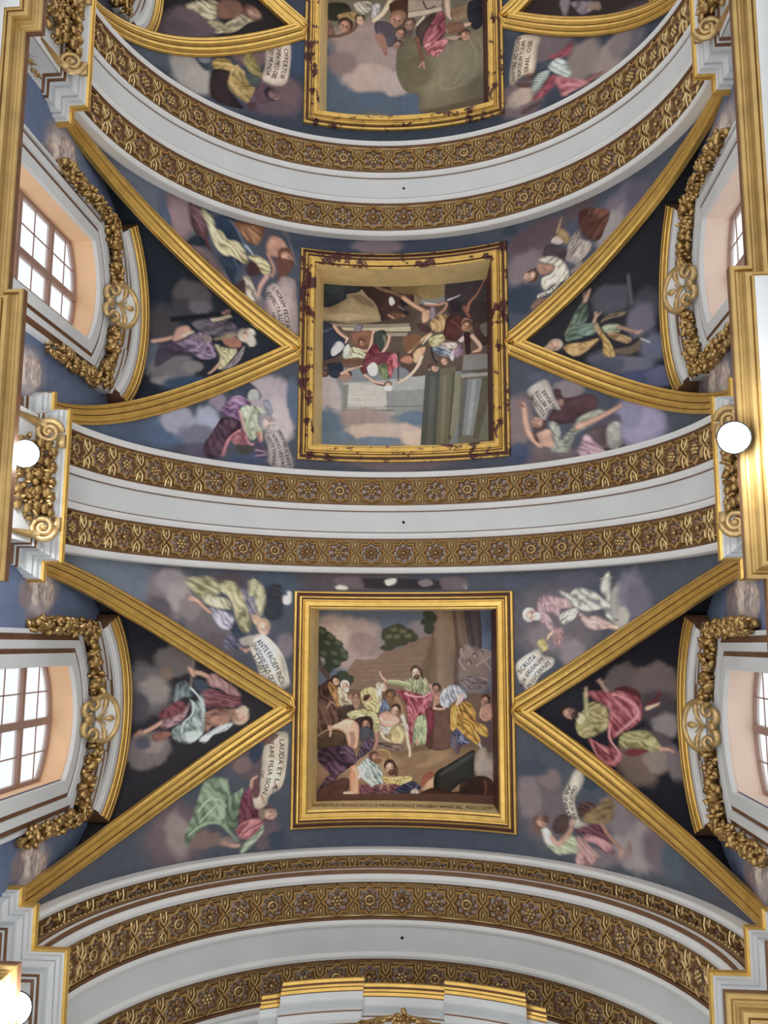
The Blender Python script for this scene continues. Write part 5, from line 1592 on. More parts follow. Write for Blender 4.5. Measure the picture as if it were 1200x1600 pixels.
# ------------------------------------------------------------------ transverse arches
def star_frame():
    """eight-pointed star moulding, local x along the arch, y across, z towards the viewer"""
    mb = MB(); n = 16
    def ring(ro, ri, z):
        return [((ro if i % 2 == 0 else ri) * math.cos(math.pi * i / 8), (ro if i % 2 == 0 else ri) * math.sin(math.pi * i / 8), z) for i in range(n)]
    def ring8(ro, z):
        return ring(ro, ro * 0.765, z)
    L = [ring8(.305, 0), ring8(.292, .05), ring8(.280, .075), ring8(.266, .055), ring8(.252, .075), ring8(.238, .05), ring8(.212, -.02)]
    rows = [[l[i] for l in L] for i in range(n)]
    mb.grid(rows, [1, 0, 0, 0, 1, 1], closed=True)  # dark inner slopes paint in the shadow inside the star
    return mb
def star_floor():
    mb = MB(); n = 16
    pts = [((.235 if i % 2 == 0 else .18) * math.cos(math.pi * i / 8), (.235 if i % 2 == 0 else .18) * math.sin(math.pi * i / 8), .004) for i in range(n)]
    mb.add([(0, 0, .004)] + pts, [(0, 1 + i, 1 + (i + 1) % n) for i in range(n)])
    return mb
def rosette_mesh(kind):
    mb = MB()
    if kind == 0:       # round boss with a ring
        for i in range(8):
            a = math.pi * i / 4
            mb.ball(np.array((.095 * math.cos(a), .095 * math.sin(a), .02)), .05, .034, .03, 0, 6, 3, np.array(Matrix.Rotation(a, 3, 'Z')))
        mb.tube([(.062 * math.cos(q), .062 * math.sin(q), .05) for q in np.linspace(0, 2 * math.pi, 13)], .016, 5, 1)
        mb.ball(np.array((0, 0, .035)), .045, .045, .03, 0, 8, 4)
    elif kind == 1:     # eight petals and a bright bead
        for i in range(8):
            a = math.pi * (i + .5) / 4
            mb.ball(np.array((.075 * math.cos(a), .075 * math.sin(a), .025)), .062, .038, .03, 0, 6, 3, np.array(Matrix.Rotation(a, 3, 'Z')))
        mb.ball(np.array((0, 0, .06)), .03, .03, .03, 1, 6, 4)
    else:               # cluster of beads
        for i in range(6):
            a = math.pi * i / 3
            mb.ball(np.array((.055 * math.cos(a), .055 * math.sin(a), .045)), .028, .028, .028, 1, 6, 4)
            mb.ball(np.array((.105 * math.cos(a + .5), .105 * math.sin(a + .5), .015)), .045, .035, .03, 0, 6, 3)
        mb.ball(np.array((0, 0, .05)), .03, .03, .03, 1, 6, 4)
    return mb
def link_mesh():
    """crossing between two stars with two upright beads"""
    mb = MB()
    for sg in (-1, 1):
        mb.ball(np.array((0, sg * .165, .015)), .028, .062, .035, 0, 6, 4)
        mb.tube([(-.062, sg * .24, .02), (-.058, sg * .13, .045), (0, sg * .045, .055), (.058, sg * .13, .045), (.062, sg * .24, .02)], .015, 4, 1)
        mb.tube([(-.30, sg * .268, .02), (0, sg * .268, .02), (.30, sg * .268, .02)], .014, 4, 1)
        mb.tube([(-.27, sg * .235, .02), (-.2, sg * .22, .03), (-.13, sg * .235, .02)], .012, 4, 0)
        mb.tube([(.27, sg * .235, .02), (.2, sg * .22, .03), (.13, sg * .235, .02)], .012, 4, 0)
    return mb
SRC = {}
def put_star(parent, rr, ph, y, kind, wid=1.0):
    """a coffer (star frame > floor, rosette) and the link beside it, on ring radius rr"""
    def inst(key, builder, mats, par, loc, rot, smooth=False):
        if key not in SRC:
            o = builder().build(key[0], mats, None, smooth)
            SRC[key] = o.data
            bpy.data.objects.remove(o)
        o = bpy.data.objects.new(key[0], SRC[key]); C.objects.link(o); o.parent = par
        o.location = loc; o.rotation_euler = rot
        return o
    base = wpos(parent)
    def place(p):
        return Vector(pol(rr, p, y) - base), (0.0, p, 0.0)
    l, ro = place(ph)
    # local z must point to the axis: turn by pi about y
    o = inst(('star_coffer', 0), star_frame, [M_STAR, M_ROSE_SHADE], parent, l, (0, ph + math.pi, 0))
    o.scale = (1.02, wid * .94, 1.0)
    inst(('coffer_floor', 0), star_floor, [M_COFF], o, (0, 0, 0), (0, 0, 0))
    inst(('rosette', kind), lambda: rosette_mesh(kind), [M_ROSE_SHADE, M_GOLDD], o, (0, 0, 0), (0, 0, rnd.random()), True).scale = (1.25, 1.25, 1.15)
    l, ro = place(ph + STEP / 2)
    q = inst(('coffer_link', 0), link_mesh, [M_GOLDD, M_STAR], parent, l, (0, ph + STEP / 2 + math.pi, 0))
    q.scale = (rr / 5.0, wid, 1.0)
STEP = math.radians(7.4)

def moulding(name, parent, y0, wd, mirror=False, r=5.0, deep=None):
    """white rounded moulding with a brown fillet beside the star band"""
    s = [(0, deep or r + .05), (0, r + .005), (.012, r - .012), (.055, r - .028), (.1, r - .012), (.115, r + .0), (.12, r + .02), (wd, r + .02), (wd, r + .09)]
    ms = [0, 0, 0, 0, 0, 1, 1, 1]
    if mirror: s = [(wd - a, b) for a, b in s]
    mb = MB(); arc_sweep(mb, s, y0, ms)
    return mb.build(name, [M_WHITE, M_BROWN_SHADE], parent, False)

def arch(label, ya, yb, scale=1.0):
    root = thing('transverse_arch', label, 'arch', (0, (ya + yb) / 2, H), 'coffered arches across the nave')
    W = (yb - ya)
    f = W / 2.10
    y = ya
    mw, sw = .15 * f, .52 * f
    pt = (yb - ya - 4 * mw - 2 * sw)
    moulding('white_moulding', root, y, mw, False, R, RV + .1); y += mw
    bands = [y + sw / 2]
    mb = MB(); arc_sweep(mb, [(0, R + .075), (sw, R + .075)], y, [0]); mb.build('star_band', M_BAND, root); y += sw
    moulding('white_moulding', root, y, mw, True); y += mw
    mb = MB(); arc_sweep(mb, [(0, R + .08), (0, R + .035), (.02, R + .035), (.04, R + .025), (pt - .04, R + .025), (pt - .02, R + .035), (pt, R + .035), (pt, R + .08)], y, [0, 1, 0, 0, 0, 1, 0]); mb.build('plain_band', [M_GREY, M_BROWN_SHADE], root); y += pt
    moulding('white_moulding', root, y, mw, False); y += mw
    bands.append(y + sw / 2)
    mb = MB(); arc_sweep(mb, [(0, R + .075), (sw, R + .075)], y, [0]); mb.build('star_band', M_BAND, root); y += sw
    moulding('white_moulding', root, y, mw, True, R, RV + .1)
    hy = ya + W * .5
    mb = MB(); mb.ball(pol(R + .03, 0.0, hy), .035, .035, .02); mb.build('rope_hole', M_HOLE, root)
    i = 0
    for b in bands:
        for j in range(-11, 12):
            put_star(root, R + .075, j * STEP, b, (i * 7 + j * 5 + (j * j) // 3) % 3, f * .97); i += 1
    return root
arch('coffered arch across the upper part of the picture, between the far and middle bays', -10.72, -8.55)
arch('coffered arch across the middle of the picture, between the two bright floodlights', -3.46, -1.40)

def end_arch():
    y = 3.87; R2 = 4.65
    root = thing('transverse_arch', 'deep stepped arch at the bottom of the picture with three rows of gilded stars', 'arch', (0, 5.2, H), 'coffered arches across the nave')
    moulding('white_moulding', root, y, .13, False, R, RV + .1)
    mb = MB(); arc_sweep(mb, [(0, R + .075), (.50, R + .075)], y + .13, [0]); mb.build('star_band', M_BAND, root)
    for j in range(-11, 12): put_star(root, R + .075, j * STEP, 4.26, j % 3, .95)
    # stepped lip
    L = [(4.20, R + .09), (4.20, R - .06), (4.16, R - .08), (4.14, R - .13), (4.16, R - .18), (4.20, R - .20), (4.20, R - .21), (4.17, R - .22), (4.17, R2 + .05), (4.19, R2 + .03), (4.24, R2 + .03), (4.24, R2 + .01), (4.26, R2 - .012), (4.31, R2 - .03), (4.36, R2 - .012), (4.38, R2), (4.40, R2 + .02), (4.42, R2 + .09)]
    mb = MB(); arc_sweep(mb, [(a, b) for a, b in L], 0, [1, 1, 2, 2, 1, 1, 0, 0, 1, 1, 0, 0, 0, 0, 0, 1, 1]); mb.build('stepped_lip', [M_WHITE, M_BROWN_SHADE, M_BAND], root)
    mb = MB()
    for i in range(150):
        ph = math.radians(-84 + 168 * i / 149)
        mb.ball(pol(R - .13, ph, 4.14), .03, .022, .03, 0, 5, 3)
    o = mb.build('bead_moulding', M_GOLDD, root, True); o['kind'] = 'stuff'
    mb = MB(); arc_sweep(mb, [(0, R2 + .075), (.62, R2 + .075)], 4.40, [0]); mb.build('star_band', M_BAND, root)
    for j in range(-11, 12): put_star(root, R2 + .075, j * STEP, 4.71, (j + 1) % 3, 1.04)
    moulding('white_moulding', root, 5.01, .15, True, R2)
    mb = MB(); arc_sweep(mb, [(0, R2 + .08), (0, R2 + .03), (.45, R2 + .03), (.45, R2 + .08)], 5.16, [0, 0, 0]); mb.build('plain_band', M_GREY, root)
    moulding('white_moulding', root, 5.61, .15, False, R2)
    mb = MB(); arc_sweep(mb, [(0, R2 + .075), (.6, R2 + .075)], 5.76, [0]); mb.build('star_band', M_BAND, root)
    for j in range(-11, 12): put_star(root, R2 + .075, j * STEP, 6.05, (j + 2) % 3, 1.0)
    moulding('white_moulding', root, 6.34, .15, True, R2)
    mb = MB(); mb.ball(pol(R2 + .035, 0.0, 5.37), .035, .035, .02); mb.build('rope_hole', M_HOLE, root)
    return root
end_arch()
mb = MB(); mb.box(-5.6, 5.6, 6.55, 6.8, 9.8, 18.2)
tag(mb.build('wall_end', M_GREY), 'plain end wall behind the curved white and gold hood', 'wall', None, 'structure')

# ------------------------------------------------------------------ piers carrying the arches
IMP = [(0.0, -.62), (.02, -.60), (.02, -.56), (.045, -.55), (.045, -.50), (.06, -.49), (.06, -.40), (.10, -.38), (.10, -.33), (.15, -.27), (.15, -.22), (.19, -.20), (.19, -.12), (.21, -.10), (.24, -.07), (.24, -.03), (.25, 0), (0, .02)]
IMPM = [1, 1, 0, 1, 1, 0, 2, 0, 0, 2, 0, 0, 0, 3, 3, 3, 0]
def leaf_cluster(mb, pts, rad, n, size, seed, m=0):
    """a swag of little leaves and fruit along a line"""
    rr = random.Random(seed); P = [np.array(p, float) for p in pts]
    for i in range(n):
        q = (i + .5) / n * (len(P) - 1); a = int(q); f = q - a
        c = P[a] * (1 - f) + P[min(a + 1, len(P) - 1)] * f
        d = np.array((rr.gauss(0, 1), rr.gauss(0, 1), rr.gauss(0, 1))); d /= np.linalg.norm(d)
        rot = np.array(Matrix.Rotation(rr.random() * 6, 3, 'X') @ Matrix.Rotation(rr.random() * 6, 3, 'Z'))
        s = size * (0.7 + 0.6 * rr.random())
        if i % 3 == 0: mb.ball(c + d * rad, s * .8, s * .8, s * .8, m, 6, 4)
        else: mb.ball(c + d * rad, s * 1.25, s * .7, s * .4, m, 6, 4, rot)
def volute(mb, c, side, sz, ydir):
    """a scroll seen end on, turning in the plane across the nave"""
    x, y, z = c
    pts = []; rad = []
    for i in range(30):
        a = i / 29 * 3.6 * math.pi; r = sz * (1 - .8 * i / 29)
        pts.append((x - side * .9 * r * math.cos(a), y + ydir * r * math.sin(a), z + .43 * r * math.cos(a))); rad.append(.05 * sz / .2 * (1 - .4 * i / 29))
    mb.tube(pts, rad, 6, 0, 1.0, (side * .43, 0, .9))
    mb.ball(np.array(c), .07, .05, .05, 0, 8, 5)
def pier(side, yc, label):
    s = side
    root = thing('pier', label, 'pier', (s * 5.0, yc, 9.8), 'piers carrying the arches')
    def path(e):  # plan of the stepped shaft
        p = [(5.30, yc - 1.45), (5.20, yc - 1.45), (5.20, yc - 1.17 + .22), (4.96, yc - 1.17 + .22), (4.96, yc + 1.17 - .22), (5.20, yc + 1.17 - .22), (5.20, yc + 1.45), (5.30, yc + 1.45)]
        return [(s * a, b) for a, b in p]
    p = [(5.60, yc - 1.2), (5.21, yc - 1.2), (5.21, yc - .93), (4.95, yc - .93), (4.95, yc + .93), (5.21, yc + .93), (5.21, yc + 1.2), (5.60, yc + 1.2)]
    p = [(s * a, b) for a, b in p]
    sd = 1 if s < 0 else -1
    mb = MB(); plan_sweep(mb, p, [(0, 9.8), (0, 12.0)], [0], sd); mb.build('shaft', M_GREY, root)
    mb = MB(); plan_sweep(mb, p, [(o, 12.56 + z) for o, z in IMP], IMPM, sd)
    mb.add([(s * 4.95, yc - .93, 12.57), (s * 4.95, yc + .93, 12.57), (s * 5.6, yc + 1.2, 12.57), (s * 5.6, yc - 1.2, 12.57)], [(0, 1, 2, 3)])
    mb.build('impost_cornice', [M_GREY, M_BROWN_SHADE, M_GREY2, M_GOLD], root)
    for e in (-1, 1):     # white pilaster edges and a sunk panel of ornament
        mb = MB(); mb.box(min(s * 4.93, s * 4.96), max(s * 4.93, s * 4.96), yc + e * .93 - (.12 if e > 0 else 0), yc + e * .93 + (.12 if e < 0 else 0), 9.8, 11.95)
        mb.build('pilaster_edge', M_WHITE, root)
        mb = MB(); volute(mb, (s * 4.80, yc + e * .70, 12.02), s, .19, e)
        mb.box(min(s * 4.68, s * 4.86), max(s * 4.68, s * 4.86), yc + e * .62 - .10, yc + e * .62 + .10, 12.28, 12.36)
        mb.tube([(s * 4.86, yc + e * .80, 12.0), (s * 4.92, yc + e * .82, 11.8), (s * 4.94, yc + e * .82, 11.3)], [.05, .06, .03], 7)
        mb.build('volute', M_GOLDD, root, True)
    mb = MB()
    for i, yy in enumerate(np.linspace(-.45, .45, 5)):      # acanthus leaves bending forward under the cornice
        for j in range(5):
            q = j / 4
            mb.ball(np.array((s * (4.92 - .18 * math.sin(q * 1.5)), yc + yy + .03 * math.sin(j * 2), 11.5 + .62 * q)), .055, .085, .09, 0, 6, 4)
    leaf_cluster(mb, [(s * 4.86, yc - .5, 12.15), (s * 4.80, yc - .2, 12.0), (s * 4.80, yc + .2, 12.0), (s * 4.86, yc + .5, 12.15)], .11, 90, .065, int(100 + yc * 7 + s))
    leaf_cluster(mb, [(s * 4.91, yc - .5, 11.75), (s * 4.91, yc + .5, 11.75)], .12, 80, .06, int(200 + yc * 7 + s))
    leaf_cluster(mb, [(s * 4.93, yc - .2, 11.6), (s * 4.93, yc - .2, 10.0)], .16, 80, .06, int(300 + yc * 7 + s))
    leaf_cluster(mb, [(s * 4.93, yc + .2, 11.6), (s * 4.93, yc + .2, 10.0)], .16, 80, .06, int(400 + yc * 7 + s))
    o = mb.build('foliage', M_LEAF, root, True); o['kind'] = 'stuff'
    mb = MB()
    leaf_cluster(mb, [(s * 5.19, yc + 1.07, 11.9), (s * 5.19, yc + 1.07, 10.2)], .05, 40, .05, 5)
    leaf_cluster(mb, [(s * 5.19, yc - 1.07, 11.9), (s * 5.19, yc - 1.07, 10.2)], .05, 40, .05, 6)
    o = mb.build('panel_ornament', M_LEAF, root, True); o['kind'] = 'stuff'
    return root
for s, nm in ((-1, 'left'), (1, 'right')):
    pier(s, -2.33, 'stepped white pier with gilded volutes under the %s foot of the middle arch' % nm)
    pier(s, -9.60, 'stepped white pier with gilded volutes under the %s foot of the upper arch' % nm)
def end_pier(s, nm):
    root = thing('pier', 'stepped white pier with gilded edges at the bottom %s corner' % nm, 'pier', (s * 4.8, 5, 9.8), 'piers carrying the arches')
    p = [(5.6, 3.62), (5.24, 3.62), (5.24, 3.85), (5.02, 3.85), (5.02, 4.42), (4.54, 4.42), (4.54, 6.55)]
    p = [(s * a, b) for a, b in p]; sd = 1 if s < 0 else -1
    mb = MB(); plan_sweep(mb, p, [(0, 9.8), (0, 12.0)], [0], sd); mb.build('shaft', M_GREY, root)
    mb = MB(); plan_sweep(mb, p, [(o, 12.56 + z) for o, z in IMP], IMPM, sd)
    mb.add([(x, y, 12.57) for x, y in p] + [(s * 5.6, 6.55, 12.57)], [tuple(range(8))])
    mb.build('impost_cornice', [M_GREY, M_BROWN_SHADE, M_GREY2, M_GOLD], root)
    mb = MB(); leaf_cluster(mb, [(s * 4.45, 5.3, 12.0), (s * 4.45, 5.3, 11.0)], .12, 60, .07, 9)
    o = mb.build('foliage', M_LEAF, root, True); o['kind'] = 'stuff'
end_pier(-1, 'left'); end_pier(1, 'right')

# ------------------------------------------------------------------ main cornice along both walls
COR = [(-1.2, 9.55), (-.55, 9.6), (-.50, 9.62), (-.50, 9.70), (-.40, 9.74), (-.40, 9.96), (-.215, 9.97), (-.215, 9.99), (-.195, 9.995), (-.195, 10.03), (-.175, 10.01), (-.155, 10.01), (-.135, 10.03), (-.122, 10.065), (-.115, 10.11), (-.09, 10.155), (-.055, 10.18), (-.05, 10.15), (-.01, 10.15), (0, 10.17), (0, 10.27), (-.9, 10.30)]
CORM = [0, 0, 0, 0, 1, 0, 2, 2, 2, 2, 2, 2, 2, 2, 2, 2, 2, 2, 2, 3, 0]  # brown top fascia: its unlit nave side put into the colour

for s, nm in ((-1, 'left'), (1, 'right')):
    a, b, c = 4.53, 4.32, 3.86
    p = [(b, -17), (b, -15.5), (a, -15.5), (a, -11.7), (b, -11.7), (b, -8.0), (a, -8.0), (a, -4.42), (b, -4.42), (b, -.73), (a, -.73), (a, 3.1), (b, 3.1), (b, 3.58), (c, 3.58), (c, 6.5)]
    if s > 0: p[12:15] = [(b, 3.1), (b, 3.60), (c, 3.60)]
    p = [(s * x, y) for x, y in p]
    root = thing('trim_%d' % (1 if s < 0 else 2), 'gilded cornice running along the %s edge of the picture' % nm, 'cornice', (s * 4.5, -5, 9.6), None, 'structure')
    mb = MB(); plan_sweep(mb, p, COR, CORM, 1 if s < 0 else -1)
    mb.build('cornice_moulding', [M_GREY, M_GREY2, M_CORN, M_BROWN_SHADE], root)

# ------------------------------------------------------------------ windows
XG = 5.64
def opening(yc, w, rise_to, n=14, sill=SILL):
    pts = [(yc - w, sill)]
    for t in np.linspace(-w, w, n + 1): pts.append((yc + t, rise_to(t)))
    pts.append((yc + w, sill)); return pts
def yz_sweep(mb, path, prof, ms, side, flip=1):
    """sweep profile (outward offset in the wall plane, x towards the nave) round a path in the wall plane"""
    P = [np.array(p, float) for p in path]; n = len(P); rows = []
    for i in range(n):
        d0 = P[i] - P[i - 1] if i > 0 else P[1] - P[0]
        d1 = P[i + 1] - P[i] if i < n - 1 else P[-1] - P[-2]
        d0 = d0 / np.linalg.norm(d0); d1 = d1 / np.linalg.norm(d1)
        n0 = np.array((-d0[1], d0[0])); n1 = np.array((-d1[1], d1[0]))
        b = n0 + n1; b /= np.linalg.norm(b); k = 1 / max(.3, float(b @ n0))
        rows.append([(side * x, P[i][0] + b[0] * o * k, P[i][1] + b[1] * o * k) for o, x in prof])
    mb.grid(rows, ms)
def window(idx, k, side, nm):
    yc = BC[k] + .02
    root = thing('window_%d' % idx, 'arched window with small panes on the %s of the %s' % (nm, BAYNAME[k]), 'window', (side * XG, yc, SILL), None, 'structure')
    hz = lambda t: head_z(t, .93, 14.08, .30)
    mb = MB()
    inn = opening(yc, WIN_W, lambda t: head_z(t)); out = opening(yc, .95, lambda t: head_z(t, .95, 14.10, .30))
    mb.grid([[(side * (XW - .02), a[0], a[1]), (side * (XG + .06), b[0], b[1])] for a, b in zip(inn, out)])
    mb.add([(side * (XW - .02), yc - .9, SILL), (side * (XW - .02), yc + .9, SILL), (side * (XG + .06), yc + .95, SILL), (side * (XG + .06), yc - .95, SILL)], [(0, 1, 2, 3)])
    mb.build('window_reveal', M_PEACH_SUN if side < 0 else M_PEACHR, root)
    f = MB()                                              # outer frame
    yz_sweep(f, opening(yc, .95, lambda t: head_z(t, .95, 14.10, .30)), [(0, XG + .05), (-.07, XG + .05), (-.07, XG - .03), (0, XG - .03)], [0, 0, 0], side)
    f.build('window_frame', M_WOOD, root)
    x0, x1 = sorted((side * (XG - .04), side * (XG + .05)))
    MB().box(x0, x1, yc - .055, yc + .055, SILL, 14.38).build('mullion', M_WOOD, root)
    for z in (13.38, 12.3):
        for sg in (-1, 1): MB().box(x0, x1, min(yc + sg * .05, yc + sg * .9), max(yc + sg * .05, yc + sg * .9), z - .045, z + .045).build('transom', M_WOOD, root)
    xb0, xb1 = sorted((side * (XG + .0), side * (XG + .014)))
    cols = [-.90, -.475, -.05, .05, .475, .90]
    for t in (-.475, .475): MB().box(xb0, xb1, yc + t - .010, yc + t + .010, SILL, hz(t)).build('glazing_bar', M_WOOD, root)
    for z in (13.93, 12.84, 11.8):
        MB().box(xb0, xb1, yc - .9, yc + .9, z - .009, z + .009).build('glazing_bar', M_WOOD, root)
    rows = [(SILL, 11.8), (11.8, 12.27), (12.33, 12.84), (12.84, 13.34), (13.42, 13.93), (13.93, None)]
    for a, b in rows:
        for c0, c1 in ((-.90, -.475), (-.475, -.05), (.05, .475), (.475, .90)):
            x = side * (XG + .012)
            ts = np.linspace(c0, c1, 5)
            top = [hz(t) - .02 if b is None else b for t in ts]
            V = [(x, yc + t, a) for t in ts] + [(x, yc + t, z) for t, z in zip(ts, top)]
            mk('pane', V, [(i, i + 1, 6 + i, 5 + i) for i in range(4)], M_GLASS, root)
    return root
wi = 1
for k in (0, 1):
    for side, nm in ((-1, 'left'), (1, 'right')):
        window(wi, k, side, nm); wi += 1

def hood_z(t, w=1.75, z0=15.10, z1=15.95):
    rise = z1 - z0; rr = (w * w + rise * rise) / (2 * rise)
    return z1 - rr + math.sqrt(rr * rr - t * t)
HOOD = [(0, 5.24), (.01, 4.85), (0, 4.83), (-.04, 4.83), (-.055, 4.845), (-.09, 4.855), (-.10, 4.875), (-.13, 4.885), (-.16, 4.905), (-.17, 4.93), (-.175, 4.945), (-.27, 4.955), (-.28, 4.98), (-.31, 4.99), (-.32, 5.01), (-.41, 5.02), (-.42, 5.045), (-.435, 5.05), (-.44, 5.06), (-.56, 5.075), (-.57, 5.09), (-.63, 5.10), (-.64, 5.22)]
HOODM = [2, 2, 2, 2, 1, 2, 2, 2, 2, 1, 0, 3, 3, 3, 0, 1, 1, 1, 0, 1, 2, 0]  # brown lines, with the shadow gaps of the stepped fascias painted in
JAMB = [(0, XW - .02), (0, 5.13), (.20, 5.13), (.21, 5.15), (.27, 5.15), (.28, 5.12), (.40, 5.11), (.41, 5.15), (.49, 5.16), (.50, 5.13), (.56, 5.13), (.57, 5.23)]
JAMBM = [0, 0, 1, 1, 0, 0, 1, 1, 0, 0, 0]
def surround(k, side, nm):
    yc = BC[k] + .02
    root = thing('window_surround', 'white and gold hooded surround with garlands and shell, %s window, %s' % (nm, BAYNAME[k]), 'window surround', (side * 5.2, yc, SILL), 'hooded window surrounds')
    mb = MB(); yz_sweep(mb, opening(yc, WIN_W, lambda t: head_z(t)), JAMB, JAMBM, side)
    mb.build('architrave', [M_GREY, M_BROWN_SHADE], root)
    mb = MB()
    path = [(yc + t, hood_z(t)) for t in np.linspace(-1.75, 1.75, 41)]
    yz_sweep(mb, path, HOOD, HOODM, side)
    n = len(HOOD)
    mb.F.append(tuple(range(n))); mb.M.append(1)
    mb.F.append(tuple(len(mb.V) - n + j for j in reversed(range(n)))); mb.M.append(1)
    mb.build('hood', [M_GREY, M_BROWN_SHADE, M_GOLD, M_WHITE], root)
    # bracket steps under both ends and a panel with ears
    for e in (-1, 1):
        mb = MB()
        a, b = sorted((yc + e * 1.18, yc + e * 1.62))
        rows = []
        for t in np.linspace(.62, 1.62, 9):
            zz = hood_z(t)
            rows.append([(side * 5.23, yc + e * t, zz - .5), (side * 5.02, yc + e * t, zz - .5), (side * 5.02, yc + e * t, zz - .60), (side * 5.04, yc + e * t, zz - .62), (side * 5.04, yc + e * t, zz - .76), (side * 5.08, yc + e * t, zz - .78), (side * 5.08, yc + e * t, zz - .92), (side * 5.23, yc + e * t, zz - .92)])
        mb.grid(rows, [0, 0, 1, 0, 1, 0, 1], caps=True)
        mb.build('frieze_panel', [M_GREY, M_BROWN_SHADE], root)
    # garland along the head and down both sides
    for e in (-1, 1):
        mb = MB()
        pts = [(side * 5.02, yc + e * t, z) for t, z in ((.40, 14.78), (.62, 14.72), (.9, 14.62), (1.15, 14.52), (1.32, 14.42))]
        leaf_cluster(mb, pts, .09, 70, .085, 11 + k * 5 + e)
        o = mb.build('garland', M_LEAF, root, True); o['kind'] = 'stuff'
        mb = MB()
        pts = [(side * 5.04, yc + e * 1.36, 14.42), (side * 5.04, yc + e * 1.46, 14.62), (side * 5.06, yc + e * 1.56, 14.5)]
        mb.tube([(side * 4.98, yc + e * (1.46 + .12 * math.cos(q)), 14.52 + .12 * math.sin(q)) for q in np.linspace(0, 5.5, 14)], .035, 5)
        leaf_cluster(mb, pts, .07, 24, .06, 31 + k + e)
        o = mb.build('ribbon_bow', M_LEAF, root, True); o['kind'] = 'stuff'
        mb = MB()
        pts = [(side * 5.08, yc + e * 1.52, z) for z in (14.35, 13.8, 13.2, 12.55)]
        leaf_cluster(mb, pts, .11, 150, .07, 51 + k * 3 + e)
        o = mb.build('garland', M_LEAF, root, True); o['kind'] = 'stuff'
    # shell in the middle of the frieze, leaning forward under the hood
    o0 = np.array((side * 5.10, yc, 14.52)); ez = np.array((-side * .52, 0, .854)); ex = np.array((0, 1., 0)); en = np.array((-side * .854, 0, -.52))
    L = lambda a, b, c=0.0: o0 + ex * a + ez * b + en * c
    mb = MB(); fan = [(.37 * math.sin(q), .31 + .30 * math.cos(q)) for q in np.linspace(-2.2, 2.2, 25)]
    n = len(fan)
    V = [L(a, b, .07) for a, b in fan] + [L(a, b, -.08) for a, b in fan] + [L(0, .18, .05)]
    mb.add(V, [(i, i + 1, 2 * n) for i in range(n - 1)] + [(i, i + 1, n + i + 1, n + i) for i in range(n - 1)], 0); mb.build('shell', M_WHITE, root)
    mb = MB(); mb.tube([L(a, b, .07) for a, b in fan], .052, 7)
    for sg in (-1, 1):
        mb.tube([L(sg * (.25 + .085 * math.cos(q)), .10 + .085 * math.sin(q), .09) for q in np.linspace(-.8, 4.6, 14)], [.05] * 7 + [.045, .04, .04, .04, .035, .03, .02], 7)
        mb.tube([L(sg * (.16 + .10 * math.cos(q)), .0 + .08 * math.sin(q), .08) for q in np.linspace(2.2, 7.4, 13)], [.03, .04, .05, .055, .06, .06, .055, .05, .05, .045, .04, .03, .02], 7)
    mb.ball(L(0, .02, .08), .07, .08, .10, 0, 8, 5)
    mb.build('shell_rim', M_GOLDD, root, True)
    for a0 in (-.95, 0, .95):
        mb = MB()
        p = [L(r * math.sin(a0 * (r / .38) ** .8), .12 + r * math.cos(a0 * (r / .38) ** .8), .08) for r in np.linspace(.02, .40, 9)]
        mb.tube(p, [.016, .016, .017, .018, .022, .036, .054, .054, .025], 7)
        mb.build('shell_ray', M_GOLDD, root, True)
    for a0 in (-.5, .5):
        mb = MB()
        p = [L(r * math.sin(a0 * (r / .3)), .14 + r * math.cos(a0 * (r / .3)), .075) for r in np.linspace(.02, .26, 6)]
        mb.tube(p, .012, 5); mb.build('shell_ray', M_GOLDD, root, True)
    return root
for k in range(3):
    for side, nm in ((-1, 'left'), (1, 'right')): surround(k, side, nm)

